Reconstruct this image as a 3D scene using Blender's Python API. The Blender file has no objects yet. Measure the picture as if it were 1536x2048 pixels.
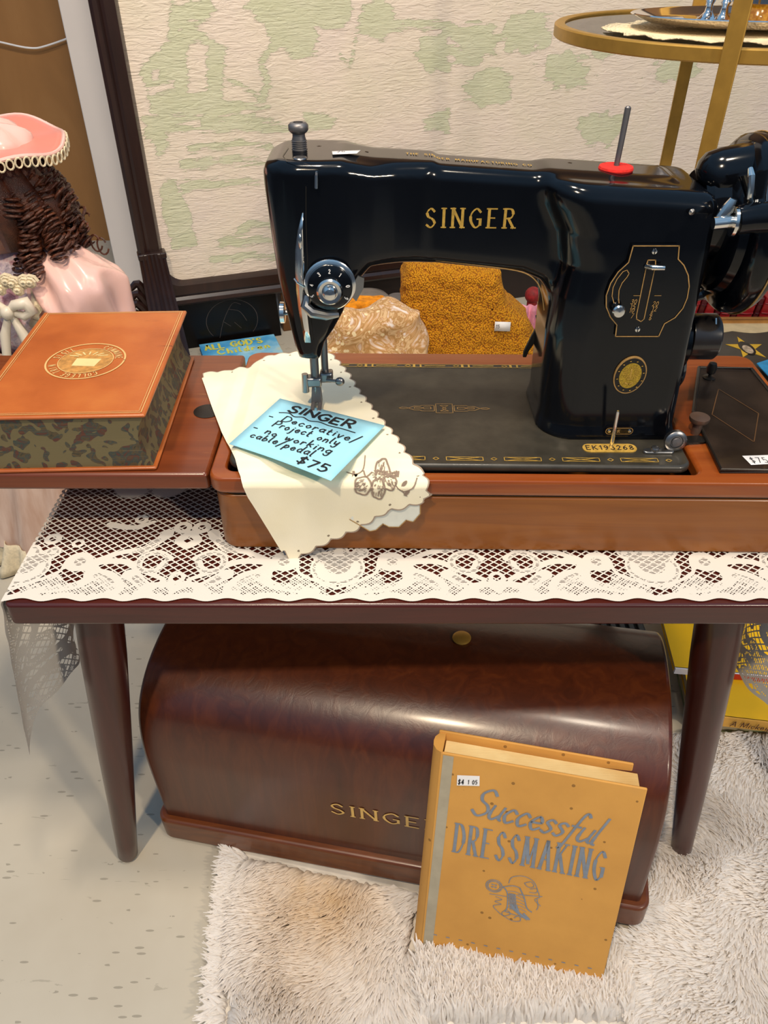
import bpy, bmesh, math, random
import numpy as np
from mathutils import Vector, Matrix, noise
random.seed(7); rng = np.random.default_rng(7)
SC = bpy.context.scene
C = SC.collection
R = math.radians
# ------------------------------------------------------------------ camera, world, lights, exposure
CAM_H, PITCH, FPX = 0.835, R(37.9), 1539.0
cam = bpy.data.objects.new('camera', bpy.data.cameras.new('camera'))
C.objects.link(cam); SC.camera = cam
cam.location = (0, 0, CAM_H); cam.rotation_euler = (R(90) - PITCH, 0, 0)
cam.data.sensor_width = 36; cam.data.lens = FPX / 2048 * 36; cam.data.clip_start = 0.02

SC.view_settings.view_transform = 'Standard'; SC.view_settings.look = 'None'
SC.view_settings.gamma = 1; SC.view_settings.use_curve_mapping = False
SC.view_settings.exposure = 0.0

W = bpy.data.worlds.new('world'); SC.world = W; W.use_nodes = True
_wt = W.node_tree; _bg = _wt.nodes['Background']; _bg.inputs[1].default_value = 0.58
_tc = _wt.nodes.new('ShaderNodeTexCoord'); _sx = _wt.nodes.new('ShaderNodeSeparateXYZ'); _rp = _wt.nodes.new('ShaderNodeValToRGB')
_wt.links.new(_tc.outputs['Generated'], _sx.inputs[0]); _wt.links.new(_sx.outputs[2], _rp.inputs[0]); _wt.links.new(_rp.outputs[0], _bg.inputs[0])
_rp.color_ramp.elements[0].position = 0.0; _rp.color_ramp.elements[0].color = (0.10, 0.13, 0.18, 1)
_rp.color_ramp.elements[1].position = 0.6; _rp.color_ramp.elements[1].color = (0.34, 0.63, 1.0, 1)

def spot(name, loc, target, power, col, size, ang=100):
    d = bpy.data.lights.new(name, 'SPOT'); d.energy = power; d.color = col
    d.shadow_soft_size = size; d.spot_size = R(ang); d.spot_blend = 0.6
    o = bpy.data.objects.new(name, d); C.objects.link(o); o.location = loc
    o.rotation_euler = (Vector(target) - Vector(loc)).to_track_quat('-Z', 'Y').to_euler()
    return o
spot('track_spot_front', (-0.45, -0.55, 2.35), (0.05, 0.75, 0.2), 112, (1.0, 0.80, 0.56), 0.06)
spot('track_spot_right', (1.9, -1.5, 2.2), (0.2, 1.3, 0.35), 150, (1.0, 0.84, 0.64), 0.10)
spot('track_spot_overhead', (0.25, 0.25, 2.5), (0.1, 0.6, 0.2), 46, (1.0, 0.86, 0.68), 0.08, 120)
spot('added_back_fill', (-0.15, 0.55, 2.45), (-0.1, 2.0, 0.65), 92, (1.0, 0.86, 0.70), 0.10, 110)  # extra lamp added to brighten the screen and the walls behind it

# ------------------------------------------------------------------ helpers
_c, _s = math.cos(PITCH), math.sin(PITCH)
def _ray(px, py):
    u, v = (px - 768) / FPX, (py - 1024) / FPX
    return (u, _c - v * _s, -(_s + v * _c))
def PY(px, py, y):
    r = _ray(px, py); t = y / r[1]; return Vector((r[0] * t, y, CAM_H + r[2] * t))
def PZ(px, py, z):
    r = _ray(px, py); t = (z - CAM_H) / r[2]; return Vector((r[0] * t, r[1] * t, z))

def tag(o, label, cat, group=None, kind=None):
    o['label'] = label; o['category'] = cat
    if group: o['group'] = group
    if kind: o['kind'] = kind
    return o
def thing(name, loc, label, cat, group=None):
    o = bpy.data.objects.new(name, None); C.objects.link(o); o.location = loc
    o.empty_display_size = 0.02
    return tag(o, label, cat, group)

class MB:
    """collects vertices and faces in world coordinates"""
    def __init__(s): s.v = []; s.f = []
    def add(s, vs, fs):
        n = len(s.v); s.v += [tuple(map(float, v)) for v in vs]; s.f += [tuple(i + n for i in f) for f in fs]
        return s
    def box(s, a, b):
        x0, y0, z0 = a; x1, y1, z1 = b
        return s.add([(x0,y0,z0),(x1,y0,z0),(x1,y1,z0),(x0,y1,z0),(x0,y0,z1),(x1,y0,z1),(x1,y1,z1),(x0,y1,z1)],
              [(0,3,2,1),(4,5,6,7),(0,1,5,4),(1,2,6,5),(2,3,7,6),(3,0,4,7)])
    def hexa(s, bot, top):      # 4 bottom + 4 top points, counter-clockwise from above
        return s.add(list(bot) + list(top), [(0,3,2,1),(4,5,6,7),(0,1,5,4),(1,2,6,5),(2,3,7,6),(3,0,4,7)])
    def prism(s, poly, fn0, fn1):   # poly in 2-D, two mappings to 3-D
        n = len(poly)
        return s.add([fn0(*p) for p in poly] + [fn1(*p) for p in poly],
              [tuple(range(n))[::-1], tuple(range(n, 2 * n))] + [(i, (i + 1) % n, n + (i + 1) % n, n + i) for i in range(n)])
    def tube(s, pts, rad, n=8, caps=True, closed=False):
        pts = [Vector(p) for p in pts]; m = len(pts)
        rads = rad if isinstance(rad, (list, tuple)) else [rad] * m
        ring = []; up = None
        for i, p in enumerate(pts):
            if closed: t = pts[(i + 1) % m] - pts[i - 1]
            else: t = pts[min(i + 1, m - 1)] - pts[max(i - 1, 0)]
            t = t.normalized() if t.length > 1e-9 else Vector((0, 0, 1))
            if up is None: up = t.orthogonal().normalized()
            up = up - t * up.dot(t)
            up = up.normalized() if up.length > 1e-6 else t.orthogonal().normalized()
            w = t.cross(up)
            for k in range(n):
                a = 2 * math.pi * k / n
                ring.append(p + (up * math.cos(a) + w * math.sin(a)) * rads[i])
        fs = []
        for i in range(m if closed else m - 1):
            for k in range(n):
                j = (i + 1) % m
                fs.append((i * n + k, i * n + (k + 1) % n, j * n + (k + 1) % n, j * n + k))
        if caps and not closed: fs += [tuple(range(n))[::-1], tuple((m - 1) * n + k for k in range(n))]
        return s.add(ring, fs)
    def lathe(s, prof, org, axis=(0, 0, 1), n=32):
        ax = Vector(axis).normalized(); u = ax.orthogonal().normalized(); w = ax.cross(u); org = Vector(org)
        vs = []; m = len(prof)
        for r, h in prof:
            for k in range(n):
                a = 2 * math.pi * k / n
                vs.append(org + ax * h + (u * math.cos(a) + w * math.sin(a)) * max(r, 1e-5))
        fs = [(i * n + k, i * n + (k + 1) % n, (i + 1) * n + (k + 1) % n, (i + 1) * n + k) for i in range(m - 1) for k in range(n)]
        fs += [tuple(range(n))[::-1], tuple((m - 1) * n + k for k in range(n))]
        return s.add(vs, fs)
    def ball(s, c, r, n=12, sc=(1, 1, 1)):
        m = n // 2; vs = []; fs = []
        for i in range(m + 1):
            th = math.pi * i / m
            for k in range(n):
                a = 2 * math.pi * k / n
                vs.append((c[0] + r * sc[0] * math.sin(th) * math.cos(a), c[1] + r * sc[1] * math.sin(th) * math.sin(a), c[2] - r * sc[2] * math.cos(th)))
        for i in range(m):
            for k in range(n):
                fs.append((i * n + k, i * n + (k + 1) % n, (i + 1) * n + (k + 1) % n, (i + 1) * n + k))
        return s.add(vs, fs)
    def grid(s, nu, nv, fn, keep=None):
        vs = [fn(i / (nu - 1), j / (nv - 1)) for j in range(nv) for i in range(nu)]
        fs = []
        for j in range(nv - 1):
            for i in range(nu - 1):
                if keep is None or keep((i + .5) / (nu - 1), (j + .5) / (nv - 1)):
                    fs.append((j * nu + i, j * nu + i + 1, (j + 1) * nu + i + 1, (j + 1) * nu + i))
        return s.add(vs, fs)
    def build(s, name, mat, parent=None, bevel=0, seg=2, smooth=True, angle=35, solid=0, subsurf=0, fixn=True):
        off = Vector(parent_world(parent)) if parent else Vector((0, 0, 0))
        me = bpy.data.meshes.new(name)
        me.from_pydata([(a - off.x, b - off.y, c - off.z) for a, b, c in s.v], [], s.f)
        if fixn:
            bm = bmesh.new(); bm.from_mesh(me)
            bmesh.ops.remove_doubles(bm, verts=bm.verts, dist=1e-6)
            bmesh.ops.recalc_face_normals(bm, faces=bm.faces); bm.to_mesh(me); bm.free()
        return link(name, me, mat, parent, bevel, seg, smooth, angle, solid, subsurf)

def parent_world(p):
    v = Vector(p.location)
    while p.parent: p = p.parent; v += p.location
    return v
def link(name, me, mat, parent=None, bevel=0, seg=2, smooth=True, angle=35, solid=0, subsurf=0):
    me.materials.append(mat)
    if smooth:
        me.shade_smooth(); me.set_sharp_from_angle(angle=R(angle))
    o = bpy.data.objects.new(name, me); C.objects.link(o)
    if parent: o.parent = parent
    if solid:
        m = o.modifiers.new('solid', 'SOLIDIFY'); m.thickness = solid; m.offset = 0
    if bevel:
        m = o.modifiers.new('bevel', 'BEVEL'); m.width = bevel; m.segments = seg; m.limit_method = 'ANGLE'; m.angle_limit = R(40)
    if subsurf:
        m = o.modifiers.new('sub', 'SUBSURF'); m.levels = subsurf; m.render_levels = subsurf
    return o
def structure(o): o['kind'] = 'structure'; return o
def rrect(x0, x1, y0, y1, r, n=6):
    pts = []
    for cx, cy, a0 in ((x1 - r, y1 - r, 0), (x0 + r, y1 - r, 90), (x0 + r, y0 + r, 180), (x1 - r, y0 + r, 270)):
        for k in range(n + 1):
            a = R(a0 + 90 * k / n); pts.append((cx + r * math.cos(a), cy + r * math.sin(a)))
    return pts
def catmull(pts, n=6, closed=False):
    P = [Vector(p) for p in pts]; m = len(P); out = []
    rngi = range(m) if closed else range(m - 1)
    for i in rngi:
        p0 = P[i - 1] if (closed or i > 0) else P[0]
        p1, p2 = P[i], P[(i + 1) % m]
        p3 = P[(i + 2) % m] if (closed or i + 2 < m) else P[-1]
        for k in range(n):
            t = k / n
            out.append(0.5 * ((2 * p1) + (p2 - p0) * t + (2 * p0 - 5 * p1 + 4 * p2 - p3) * t * t + (3 * p1 - p0 - 3 * p2 + p3) * t ** 3))
    if not closed: out.append(P[-1])
    return out

# ------------------------------------------------------------------ numpy distance functions
def sd_poly(px, py, poly):
    d = np.full(px.shape, 1e9); sgn = np.ones(px.shape); n = len(poly)
    for i in range(n):
        ax, ay = poly[i][0], poly[i][1]; bx, by = poly[i - 1][0], poly[i - 1][1]
        ex, ey = bx - ax, by - ay; wx, wy = px - ax, py - ay
        t = np.clip((wx * ex + wy * ey) / max(ex * ex + ey * ey, 1e-18), 0, 1)
        d = np.minimum(d, (wx - ex * t) ** 2 + (wy - ey * t) ** 2)
        c1 = py >= ay; c2 = py < by; c3 = ex * wy > ey * wx
        fl = (c1 & c2 & c3) | (~c1 & ~c2 & ~c3); sgn = np.where(fl, -sgn, sgn)
    return sgn * np.sqrt(d)
def sd_path(px, py, pts, w0, w1=None):
    """capsule chain whose half-width runs w0 -> w1"""
    w1 = w0 if w1 is None else w1; d = np.full(px.shape, 1e9); n = len(pts) - 1
    for i in range(n):
        (ax, ay), (bx, by) = pts[i][:2], pts[i + 1][:2]; ex, ey = bx - ax, by - ay
        wx, wy = px - ax, py - ay
        t = np.clip((wx * ex + wy * ey) / max(ex * ex + ey * ey, 1e-18), 0, 1)
        w = w0 + (w1 - w0) * (i + t) / n
        d = np.minimum(d, np.sqrt((wx - ex * t) ** 2 + (wy - ey * t) ** 2) - w)
    return d
def sd_disc(px, py, x, y, r): return np.sqrt((px - x) ** 2 + (py - y) ** 2) - r
def smin(a, b, k):
    h = np.clip(0.5 + 0.5 * (b - a) / k, 0, 1); return b * (1 - h) + a * h - k * h * (1 - h)
def cap(d2, w, r):
    a, b = d2 + r, w + r
    return np.minimum(np.maximum(a, b), 0) + np.sqrt(np.maximum(a, 0) ** 2 + np.maximum(b, 0) ** 2) - r
def surface_net(F, org, h):
    S = F < 0
    cells = np.zeros(tuple(n - 1 for n in F.shape), int); pos = np.zeros(cells.shape + (3,)); cnt = np.zeros(cells.shape)
    nx, ny, nz = cells.shape
    cor = [(a, b, c) for a in (0, 1) for b in (0, 1) for c in (0, 1)]
    for i, a in enumerate(cor):
        for b in cor[i + 1:]:
            if sum(abs(p - q) for p, q in zip(a, b)) != 1: continue
            fa = F[a[0]:a[0] + nx, a[1]:a[1] + ny, a[2]:a[2] + nz]; fb = F[b[0]:b[0] + nx, b[1]:b[1] + ny, b[2]:b[2] + nz]
            x = (fa < 0) != (fb < 0); t = np.where(x, fa / np.where(x, fa - fb, 1), 0)
            cnt += x
            for k in range(3): pos[..., k] += np.where(x, a[k] + t * (b[k] - a[k]), 0)
    m = cnt > 0; cells[m] = np.arange(m.sum())
    I = np.stack(np.nonzero(m), 1)
    V = (I + pos[m] / cnt[m][:, None]) * h + np.array(org)
    fs = []
    for ax in range(3):
        b, c = (ax + 1) % 3, (ax + 2) % 3
        lo = [slice(None)] * 3; hi = [slice(None)] * 3; lo[ax] = slice(0, -1); hi[ax] = slice(1, None)
        x = S[tuple(lo)] != S[tuple(hi)]; inv = S[tuple(lo)]
        idx = np.stack(np.nonzero(x), 1)
        ok = (idx[:, b] > 0) & (idx[:, c] > 0) & (idx[:, b] < F.shape[b] - 1) & (idx[:, c] < F.shape[c] - 1)
        idx = idx[ok]; fl = inv[tuple(idx.T)]
        def g(db, dc):
            j = idx.copy(); j[:, b] += db; j[:, c] += dc; return cells[tuple(j.T)]
        q = np.stack([g(-1, -1), g(0, -1), g(0, 0), g(-1, 0)], 1)
        q[~fl] = q[~fl][:, ::-1]; fs.append(q)
    return V, np.concatenate(fs)
def np_mesh(name, V, Fq):
    me = bpy.data.meshes.new(name)
    me.from_pydata(V.tolist() if hasattr(V, 'tolist') else V, [], Fq.tolist() if hasattr(Fq, 'tolist') else Fq); return me
def attr(me, name, arr):
    a = me.attributes.new(name, 'FLOAT', 'POINT'); a.data.foreach_set('value', np.asarray(arr, dtype=np.float32).ravel())

# ------------------------------------------------------------------ materials
def srgb(r, g=None, b=None):
    if g is None: h = r.lstrip('#'); r, g, b = (int(h[i:i + 2], 16) for i in (0, 2, 4))
    f = lambda v: (v / 255 / 12.92) if v / 255 <= 0.04045 else ((v / 255 + 0.055) / 1.055) ** 2.4
    return (f(r), f(g), f(b), 1)
class NT:
    def __init__(s, name):
        s.m = bpy.data.materials.new(name); s.m.use_nodes = True; s.t = s.m.node_tree; s.b = s.t.nodes['Principled BSDF']
        s.out = s.t.nodes['Material Output']
    def n(s, typ, **kw):
        nd = s.t.nodes.new(typ)
        for k, v in kw.items():
            if k.startswith('i_'):
                key = k[2:]; key = int(key) if key.isdigit() else key.replace('_', ' ')
                nd.inputs[key].default_value = v
            else: setattr(nd, k, v)
        return nd
    def l(s, a, b): s.t.links.new(a, b)
    def set(s, **kw):
        for k, v in kw.items(): s.b.inputs[k.replace('_', ' ')].default_value = v
        return s
    def math(s, op, a, b=None):
        nd = s.n('ShaderNodeMath', operation=op)
        for i, x in enumerate((a, b)):
            if x is None: continue
            if isinstance(x, (int, float)): nd.inputs[i].default_value = x
            else: s.l(x, nd.inputs[i])
        return nd.outputs[0]
    def mix(s, f, a, b):
        nd = s.n('ShaderNodeMix', data_type='RGBA')
        for sock, x in ((nd.inputs[0], f), (nd.inputs[6], a), (nd.inputs[7], b)):
            if isinstance(x, (tuple, int, float)): sock.default_value = x
            else: s.l(x, sock)
        return nd.outputs[2]
    def ramp(s, fac, stops):
        nd = s.n('ShaderNodeValToRGB'); s.l(fac, nd.inputs[0]); e = nd.color_ramp.elements
        while len(e) < len(stops): e.new(0.5)
        for el, (p, c) in zip(e, stops): el.position = p; el.color = c if len(c) == 4 else c + (1,)
        return nd.outputs[0]
    def coords(s, scale=(1, 1, 1), rot=(0, 0, 0), kind='Object'):
        tc = s.n('ShaderNodeTexCoord'); mp = s.n('ShaderNodeMapping')
        mp.inputs['Scale'].default_value = scale; mp.inputs['Rotation'].default_value = rot
        s.l(tc.outputs[kind], mp.inputs['Vector']); return mp.outputs[0]
    def noise(s, vec, scale, detail=4, rough=0.55, dist=0):
        nd = s.n('ShaderNodeTexNoise'); s.l(vec, nd.inputs['Vector'])
        nd.inputs['Scale'].default_value = scale; nd.inputs['Detail'].default_value = detail
        nd.inputs['Roughness'].default_value = rough; nd.inputs['Distortion'].default_value = dist
        return nd.outputs[0]
    def bump(s, h, strength, dist):
        nd = s.n('ShaderNodeBump'); nd.inputs['Strength'].default_value = strength; nd.inputs['Distance'].default_value = dist
        s.l(h, nd.inputs['Height']); s.l(nd.outputs[0], s.b.inputs['Normal'])
    def attr(s, name): return s.n('ShaderNodeAttribute', attribute_name=name).outputs['Fac']
    def alpha(s, a):
        tr = s.n('ShaderNodeBsdfTransparent'); mx = s.n('ShaderNodeMixShader')
        s.l(a, mx.inputs[0]); s.l(tr.outputs[0], mx.inputs[1]); s.l(s.b.outputs[0], mx.inputs[2]); s.l(mx.outputs[0], s.out.inputs[0])
def plain(name, col, rough=0.5, metal=0.0, coat=0.0, var=0.12, vs=40, bump=0.0, bs=200, bd=0.001):
    t = NT(name); col = srgb(col) if isinstance(col, str) else col
    v = t.coords()
    n = t.noise(v, vs, 5)
    dk = tuple(c * (1 - var) for c in col[:3]) + (1,); lt = tuple(min(1, c * (1 + var)) for c in col[:3]) + (1,)
    t.l(t.ramp(n, [(0.3, dk), (0.7, lt)]), t.b.inputs['Base Color'])
    t.set(Roughness=rough, Metallic=metal, Coat_Weight=coat)
    if bump: t.bump(t.noise(v, bs, 3), bump, bd)
    return t.m
def wood(name, stops, scale=(3, 40, 40), rough=0.3, coat=0.2, rot=(0, 0, 0), wear=None, bump=0.05):
    t = NT(name); v = t.coords(scale, rot)
    n1 = t.noise(v, 1.0, 7, 0.6, 1.2)
    n2 = t.noise(t.coords((4, 4, 4)), 1.0, 3)
    f = t.math('ADD', t.math('MULTIPLY', n1, 0.75), t.math('MULTIPLY', n2, 0.25))
    col = t.ramp(f, [(p, srgb(c)) for p, c in stops])
    if wear:
        w = t.noise(t.coords(tuple(a * 1.4 for a in scale), rot), 3.0, 4, 0.6)
        col = t.mix(t.ramp(w, [(0.66, (0, 0, 0, 1)), (0.74, (1, 1, 1, 1))]), col, srgb(wear))
    t.l(col, t.b.inputs['Base Color']); t.set(Roughness=rough, Coat_Weight=coat, Coat_Roughness=0.15)
    t.bump(n1, bump, 0.002)
    return t.m
M = {}
M['bench'] = wood('bench_mahogany', [(0.25, '2c0f0a'), (0.5, '45170f'), (0.8, '5a2116')], (4, 50, 50), 0.28, 0.3)
M['bench_leg'] = wood('leg_mahogany', [(0.25, '2a1009'), (0.5, '3e160e'), (0.8, '4c1d13')], (40, 40, 4), 0.3, 0.3)
M['case'] = wood('case_walnut', [(0.2, '6a3a0e'), (0.5, '84490f'), (0.8, '9a5c1c')], (4, 60, 60), 0.33, 0.15)
M['rim'] = wood('rim_walnut', [(0.2, '6b2c10'), (0.5, '8a4217'), (0.8, 'a05a24')], (4, 60, 60), 0.28, 0.3)
M['leaf'] = wood('leaf_walnut', [(0.2, '572610'), (0.5, '703416'), (0.8, '87481f')], (4, 60, 60), 0.3, 0.25, wear='9b6a3a')
M['cover'] = wood('cover_mahogany', [(0.2, '35160a'), (0.5, '4d210d'), (0.8, '643012')], (60, 60, 5), 0.33, 0.25, bump=0.12)
M['cover_strip'] = wood('cover_strip', [(0.2, '431d0b'), (0.5, '62300f'), (0.8, '804516')], (5, 60, 60), 0.35, 0.15)
M['frame'] = wood('frame_dark', [(0.2, '1a0d0a'), (0.5, '2a1712'), (0.8, '3b241b')], (30, 30, 4), 0.35, 0.2)
M['black'] = plain('black_japan', (0.0025, 0.003, 0.0045, 1), 0.12, 0, 0.0, 0.3, 20)
M['black'].node_tree.nodes['Principled BSDF'].inputs['Specular IOR Level'].default_value = 0.38
M['bed'] = plain('bed_black', (0.034, 0.030, 0.022, 1), 0.36, 0, 0.1, 0.3, 60, 0.04, 300)
M['dark_metal'] = plain('dark_metal', (0.03, 0.027, 0.024, 1), 0.35, 0.6)
M['chrome'] = plain('chrome', (0.78, 0.76, 0.72, 1), 0.14, 1.0)
M['steel'] = plain('steel', (0.36, 0.35, 0.34, 1), 0.32, 1.0)
M['oldsteel'] = plain('oldsteel', (0.22, 0.21, 0.21, 1), 0.45, 0.8)
M['gold'] = plain('gold_decal', 'c9a24a', 0.45, 0.35, 0, 0.25, 300)
M['gold_line'] = plain('gold_line', 'b08a52', 0.5, 0.2, 0, 0.2, 300)
M['brassy'] = plain('brass_frame', 'b98f40', 0.42, 0.6, 0, 0.10, 60)
M['gilt'] = plain('gilt_wood', 'c08a4a', 0.4, 0.5)
M['red_felt'] = plain('red_felt', 'd2231a', 0.9, 0, 0, 0.2, 300, 0.4, 600)
M['white'] = plain('white_sticker', 'f1eeec', 0.6, 0, 0, 0.03)
M['ink'] = plain('black_ink', '15151a', 0.6)
M['ink_faint'] = plain('grey_ink', '6a6668', 0.6)
M['note'] = plain('blue_note', '9fdcf0', 0.6, 0, 0, 0.04, 30)
M['dk'] = plain('dark_board', '0b0605', 0.25)
M['tan_wood'] = plain('tan_wood', '6b4520', 0.5)

# ------------------------------------------------------------------ stroke lettering
FONT = {
'A':(.66,['0,0 .33,1 .66,0','.12,.35 .54,.35']),'B':(.55,['0,0 0,1','~0,1 .35,.98 .48,.78 .35,.54 0,.52','~0,.52 .4,.5 .55,.26 .4,.02 0,0']),
'C':(.62,['~.6,.82 .35,1 .05,.75 .02,.35 .3,0 .6,.18']),'D':(.6,['0,0 0,1','~0,1 .35,.97 .6,.65 .6,.35 .35,.03 0,0']),
'E':(.5,['0,0 0,1','0,1 .5,1','0,.52 .38,.52','0,0 .5,0']),'F':(.5,['0,0 0,1','0,1 .5,1','0,.52 .38,.52']),
'G':(.64,['~.62,.82 .36,1 .04,.74 .02,.34 .32,0 .62,.16','.62,.14 .62,.45','.62,.45 .4,.45']),'H':(.6,['0,0 0,1','.6,0 .6,1','0,.52 .6,.52']),
'I':(.1,['.05,0 .05,1']),'J':(.4,['~.35,1 .35,.25 .2,0 0,.15']),'K':(.58,['0,0 0,1','.56,1 0,.45','.18,.6 .58,0']),'L':(.48,['0,0 0,1','0,0 .48,0']),
'M':(.78,['0,0 .06,1','.06,1 .39,.1','.39,.1 .72,1','.72,1 .78,0']),'N':(.62,['0,0 0,1','0,1 .62,0','.62,0 .62,1']),
'O':(.66,['~.33,1 .04,.75 .02,.35 .33,0 .64,.35 .62,.75 .33,1']),'P':(.52,['0,0 0,1','~0,1 .4,.98 .52,.75 .4,.5 0,.47']),
'R':(.58,['0,0 0,1','~0,1 .38,.98 .5,.76 .38,.53 0,.5','.22,.5 .58,0']),'S':(.55,['~.52,.84 .3,1 .06,.82 .14,.58 .42,.43 .54,.2 .3,0 .02,.16']),
'T':(.58,['.29,0 .29,1','0,1 .58,1']),'U':(.58,['~0,1 0,.3 .28,0 .58,.3 .58,1']),'X':(.56,['0,0 .56,1','0,1 .56,0']),
'0':(.5,['~.25,1 .03,.7 .03,.3 .25,0 .47,.3 .47,.7 .25,1']),'1':(.25,['.02,.8 .2,1 .2,0']),'2':(.5,['~.03,.78 .25,1 .47,.75 .3,.4 .02,.02','.02,0 .5,0']),
'3':(.48,['~.03,.85 .25,1 .45,.78 .2,.54','~.2,.54 .48,.4 .4,.08 .2,0 .0,.12']),'5':(.48,['.43,1 .08,1 .05,.55','~.05,.55 .3,.62 .47,.35 .28,.02 .0,.1']),
'6':(.48,['~.4,.95 .1,.65 .03,.25 .24,0 .46,.28 .24,.55 .05,.3']),'7':(.48,['0,1 .48,1 .15,0']),'8':(.48,['~.24,.53 .05,.78 .24,1 .43,.78 .24,.53 .02,.25 .24,0 .46,.25 .24,.53']),
'9':(.48,['~.45,.7 .22,.48 .03,.72 .24,1 .45,.72 .4,.3 .1,0']),'4':(.5,['.35,0 .35,1 0,.3 .5,.3']),
'a':(.42,['~.4,.38 .2,.5 .02,.25 .18,0 .38,.2','~.4,.5 .38,.12 .48,.02']),'b':(.4,['~.05,1 .03,.1 .2,0 .4,.25 .22,.48 .04,.25']),'c':(.38,['~.36,.4 .18,.5 .02,.25 .18,0 .38,.12']),
'd':(.42,['~.38,.35 .2,.5 .02,.25 .18,0 .38,.2','~.42,1 .38,.15 .48,.02']),'e':(.4,['~.02,.26 .36,.3 .2,.5 .02,.24 .2,0 .4,.12']),
'f':(.3,['~.36,.9 .22,1 .14,.75 .1,-.3 .02,-.38','0,.48 .3,.48']),'g':(.42,['~.4,.38 .2,.5 .02,.25 .18,.02 .38,.2','~.4,.5 .38,-.25 .2,-.4 .02,-.25']),
'h':(.4,['.04,1 .03,0','~.03,.2 .2,.5 .36,.35 .38,0']),'i':(.12,['.05,.5 .06,.0','.06,.68 .07,.72']),'j':(.2,['~.15,.5 .14,-.25 .0,-.38','.16,.68 .17,.72']),
'k':(.4,['.04,1 .03,0','.36,.5 .05,.2','.14,.28 .4,0']),'l':(.15,['~.05,1 .04,.12 .16,.0']),'m':(.62,['.03,.5 .03,0','~.03,.25 .18,.5 .3,.35 .3,0','~.3,.25 .46,.5 .58,.35 .6,0']),
'n':(.4,['.03,.5 .03,0','~.03,.22 .2,.5 .36,.36 .38,0']),'o':(.4,['~.2,.5 .02,.25 .2,0 .38,.25 .2,.5']),'p':(.42,['.05,.5 .02,-.4','~.04,.2 .22,.5 .4,.28 .2,0 .03,.15']),
'r':(.3,['.03,.5 .03,0','~.03,.25 .15,.48 .32,.45']),'s':(.34,['~.32,.42 .16,.5 .04,.38 .28,.18 .16,0 .0,.06']),'t':(.28,['~.12,.85 .1,.1 .28,.02','0,.52 .28,.52']),
'u':(.42,['~.03,.5 .03,.12 .18,0 .38,.2','~.39,.5 .38,.1 .48,.02']),'v':(.38,['0,.5 .18,0 .38,.5']),'w':(.55,['~0,.5 .12,0 .28,.4 .42,0 .56,.5']),
'y':(.4,['~.02,.5 .08,.12 .22,.1 .38,.3','~.4,.5 .36,-.25 .15,-.4 .0,-.28']),
'/':(.35,['-.02,-.25 .38,1.05']),'-':(.4,['.02,.3 .36,.3']),'$':(.5,['~.48,.8 .25,.92 .05,.75 .24,.52 .46,.3 .25,.08 .0,.2','.26,1.1 .22,-.12']),"'":(.1,['.06,1 .03,.78']),'.':(.1,['.05,0 .06,.03']),
'_':(.5,[]),' ':(.38,[])}
_lay = 0
def ribbon(mb, pts, width, surf, contrast=0):
    """flat ribbon along 2-D points on a surface map"""
    global _lay
    _lay = (_lay + 1) % 16; runs = [[pts[0]]]
    p0 = Vector(surf(*pts[0])); e_ = 1e-4; nrm_ = (Vector(surf(pts[0][0] + e_, pts[0][1])) - p0).cross(Vector(surf(pts[0][0], pts[0][1] + e_)) - p0)
    nrm_ = nrm_.normalized() if nrm_.length > 0 else Vector((0, 0, 1))
    if nrm_.dot(Vector((0, 0, CAM_H)) - p0) < 0: nrm_ = -nrm_       # strokes lie in very thin layers on the outside of the surface
    for i in range(1, len(pts)):
        runs[-1].append(pts[i])
        if i < len(pts) - 1:
            a = Vector(pts[i]) - Vector(pts[i - 1]); b = Vector(pts[i + 1]) - Vector(pts[i])
            if a.length > 1e-9 and b.length > 1e-9 and a.angle(b) > R(50): runs.append([pts[i]])
    for run in runs:
        L = []; n = len(run)
        if n < 2: continue
        for i in range(n):
            t = Vector(run[min(i + 1, n - 1)]) - Vector(run[max(i - 1, 0)])
            if t.length < 1e-9: t = Vector((1, 0))
            t.normalize(); w = width
            if contrast: w = width * (1 - contrast + contrast * (abs(t.y) ** 1.5 if t.x * t.y <= 0 or abs(t.x) < 0.12 else 0.15))
            p = Vector(run[i]); e = w * 0.45
            if i == 0: p = p - t * e * .6
            if i == n - 1: p = p + t * e * .6
            nn = Vector((-t.y, t.x)) * w / 2
            lift = nrm_ * (_lay * 1.3e-5); L += [Vector(surf(*(p + nn))) + lift, Vector(surf(*(p - nn))) + lift]
        mb.add(L, [(2 * i, 2 * i + 1, 2 * i + 3, 2 * i + 2) for i in range(n - 1)])
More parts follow.
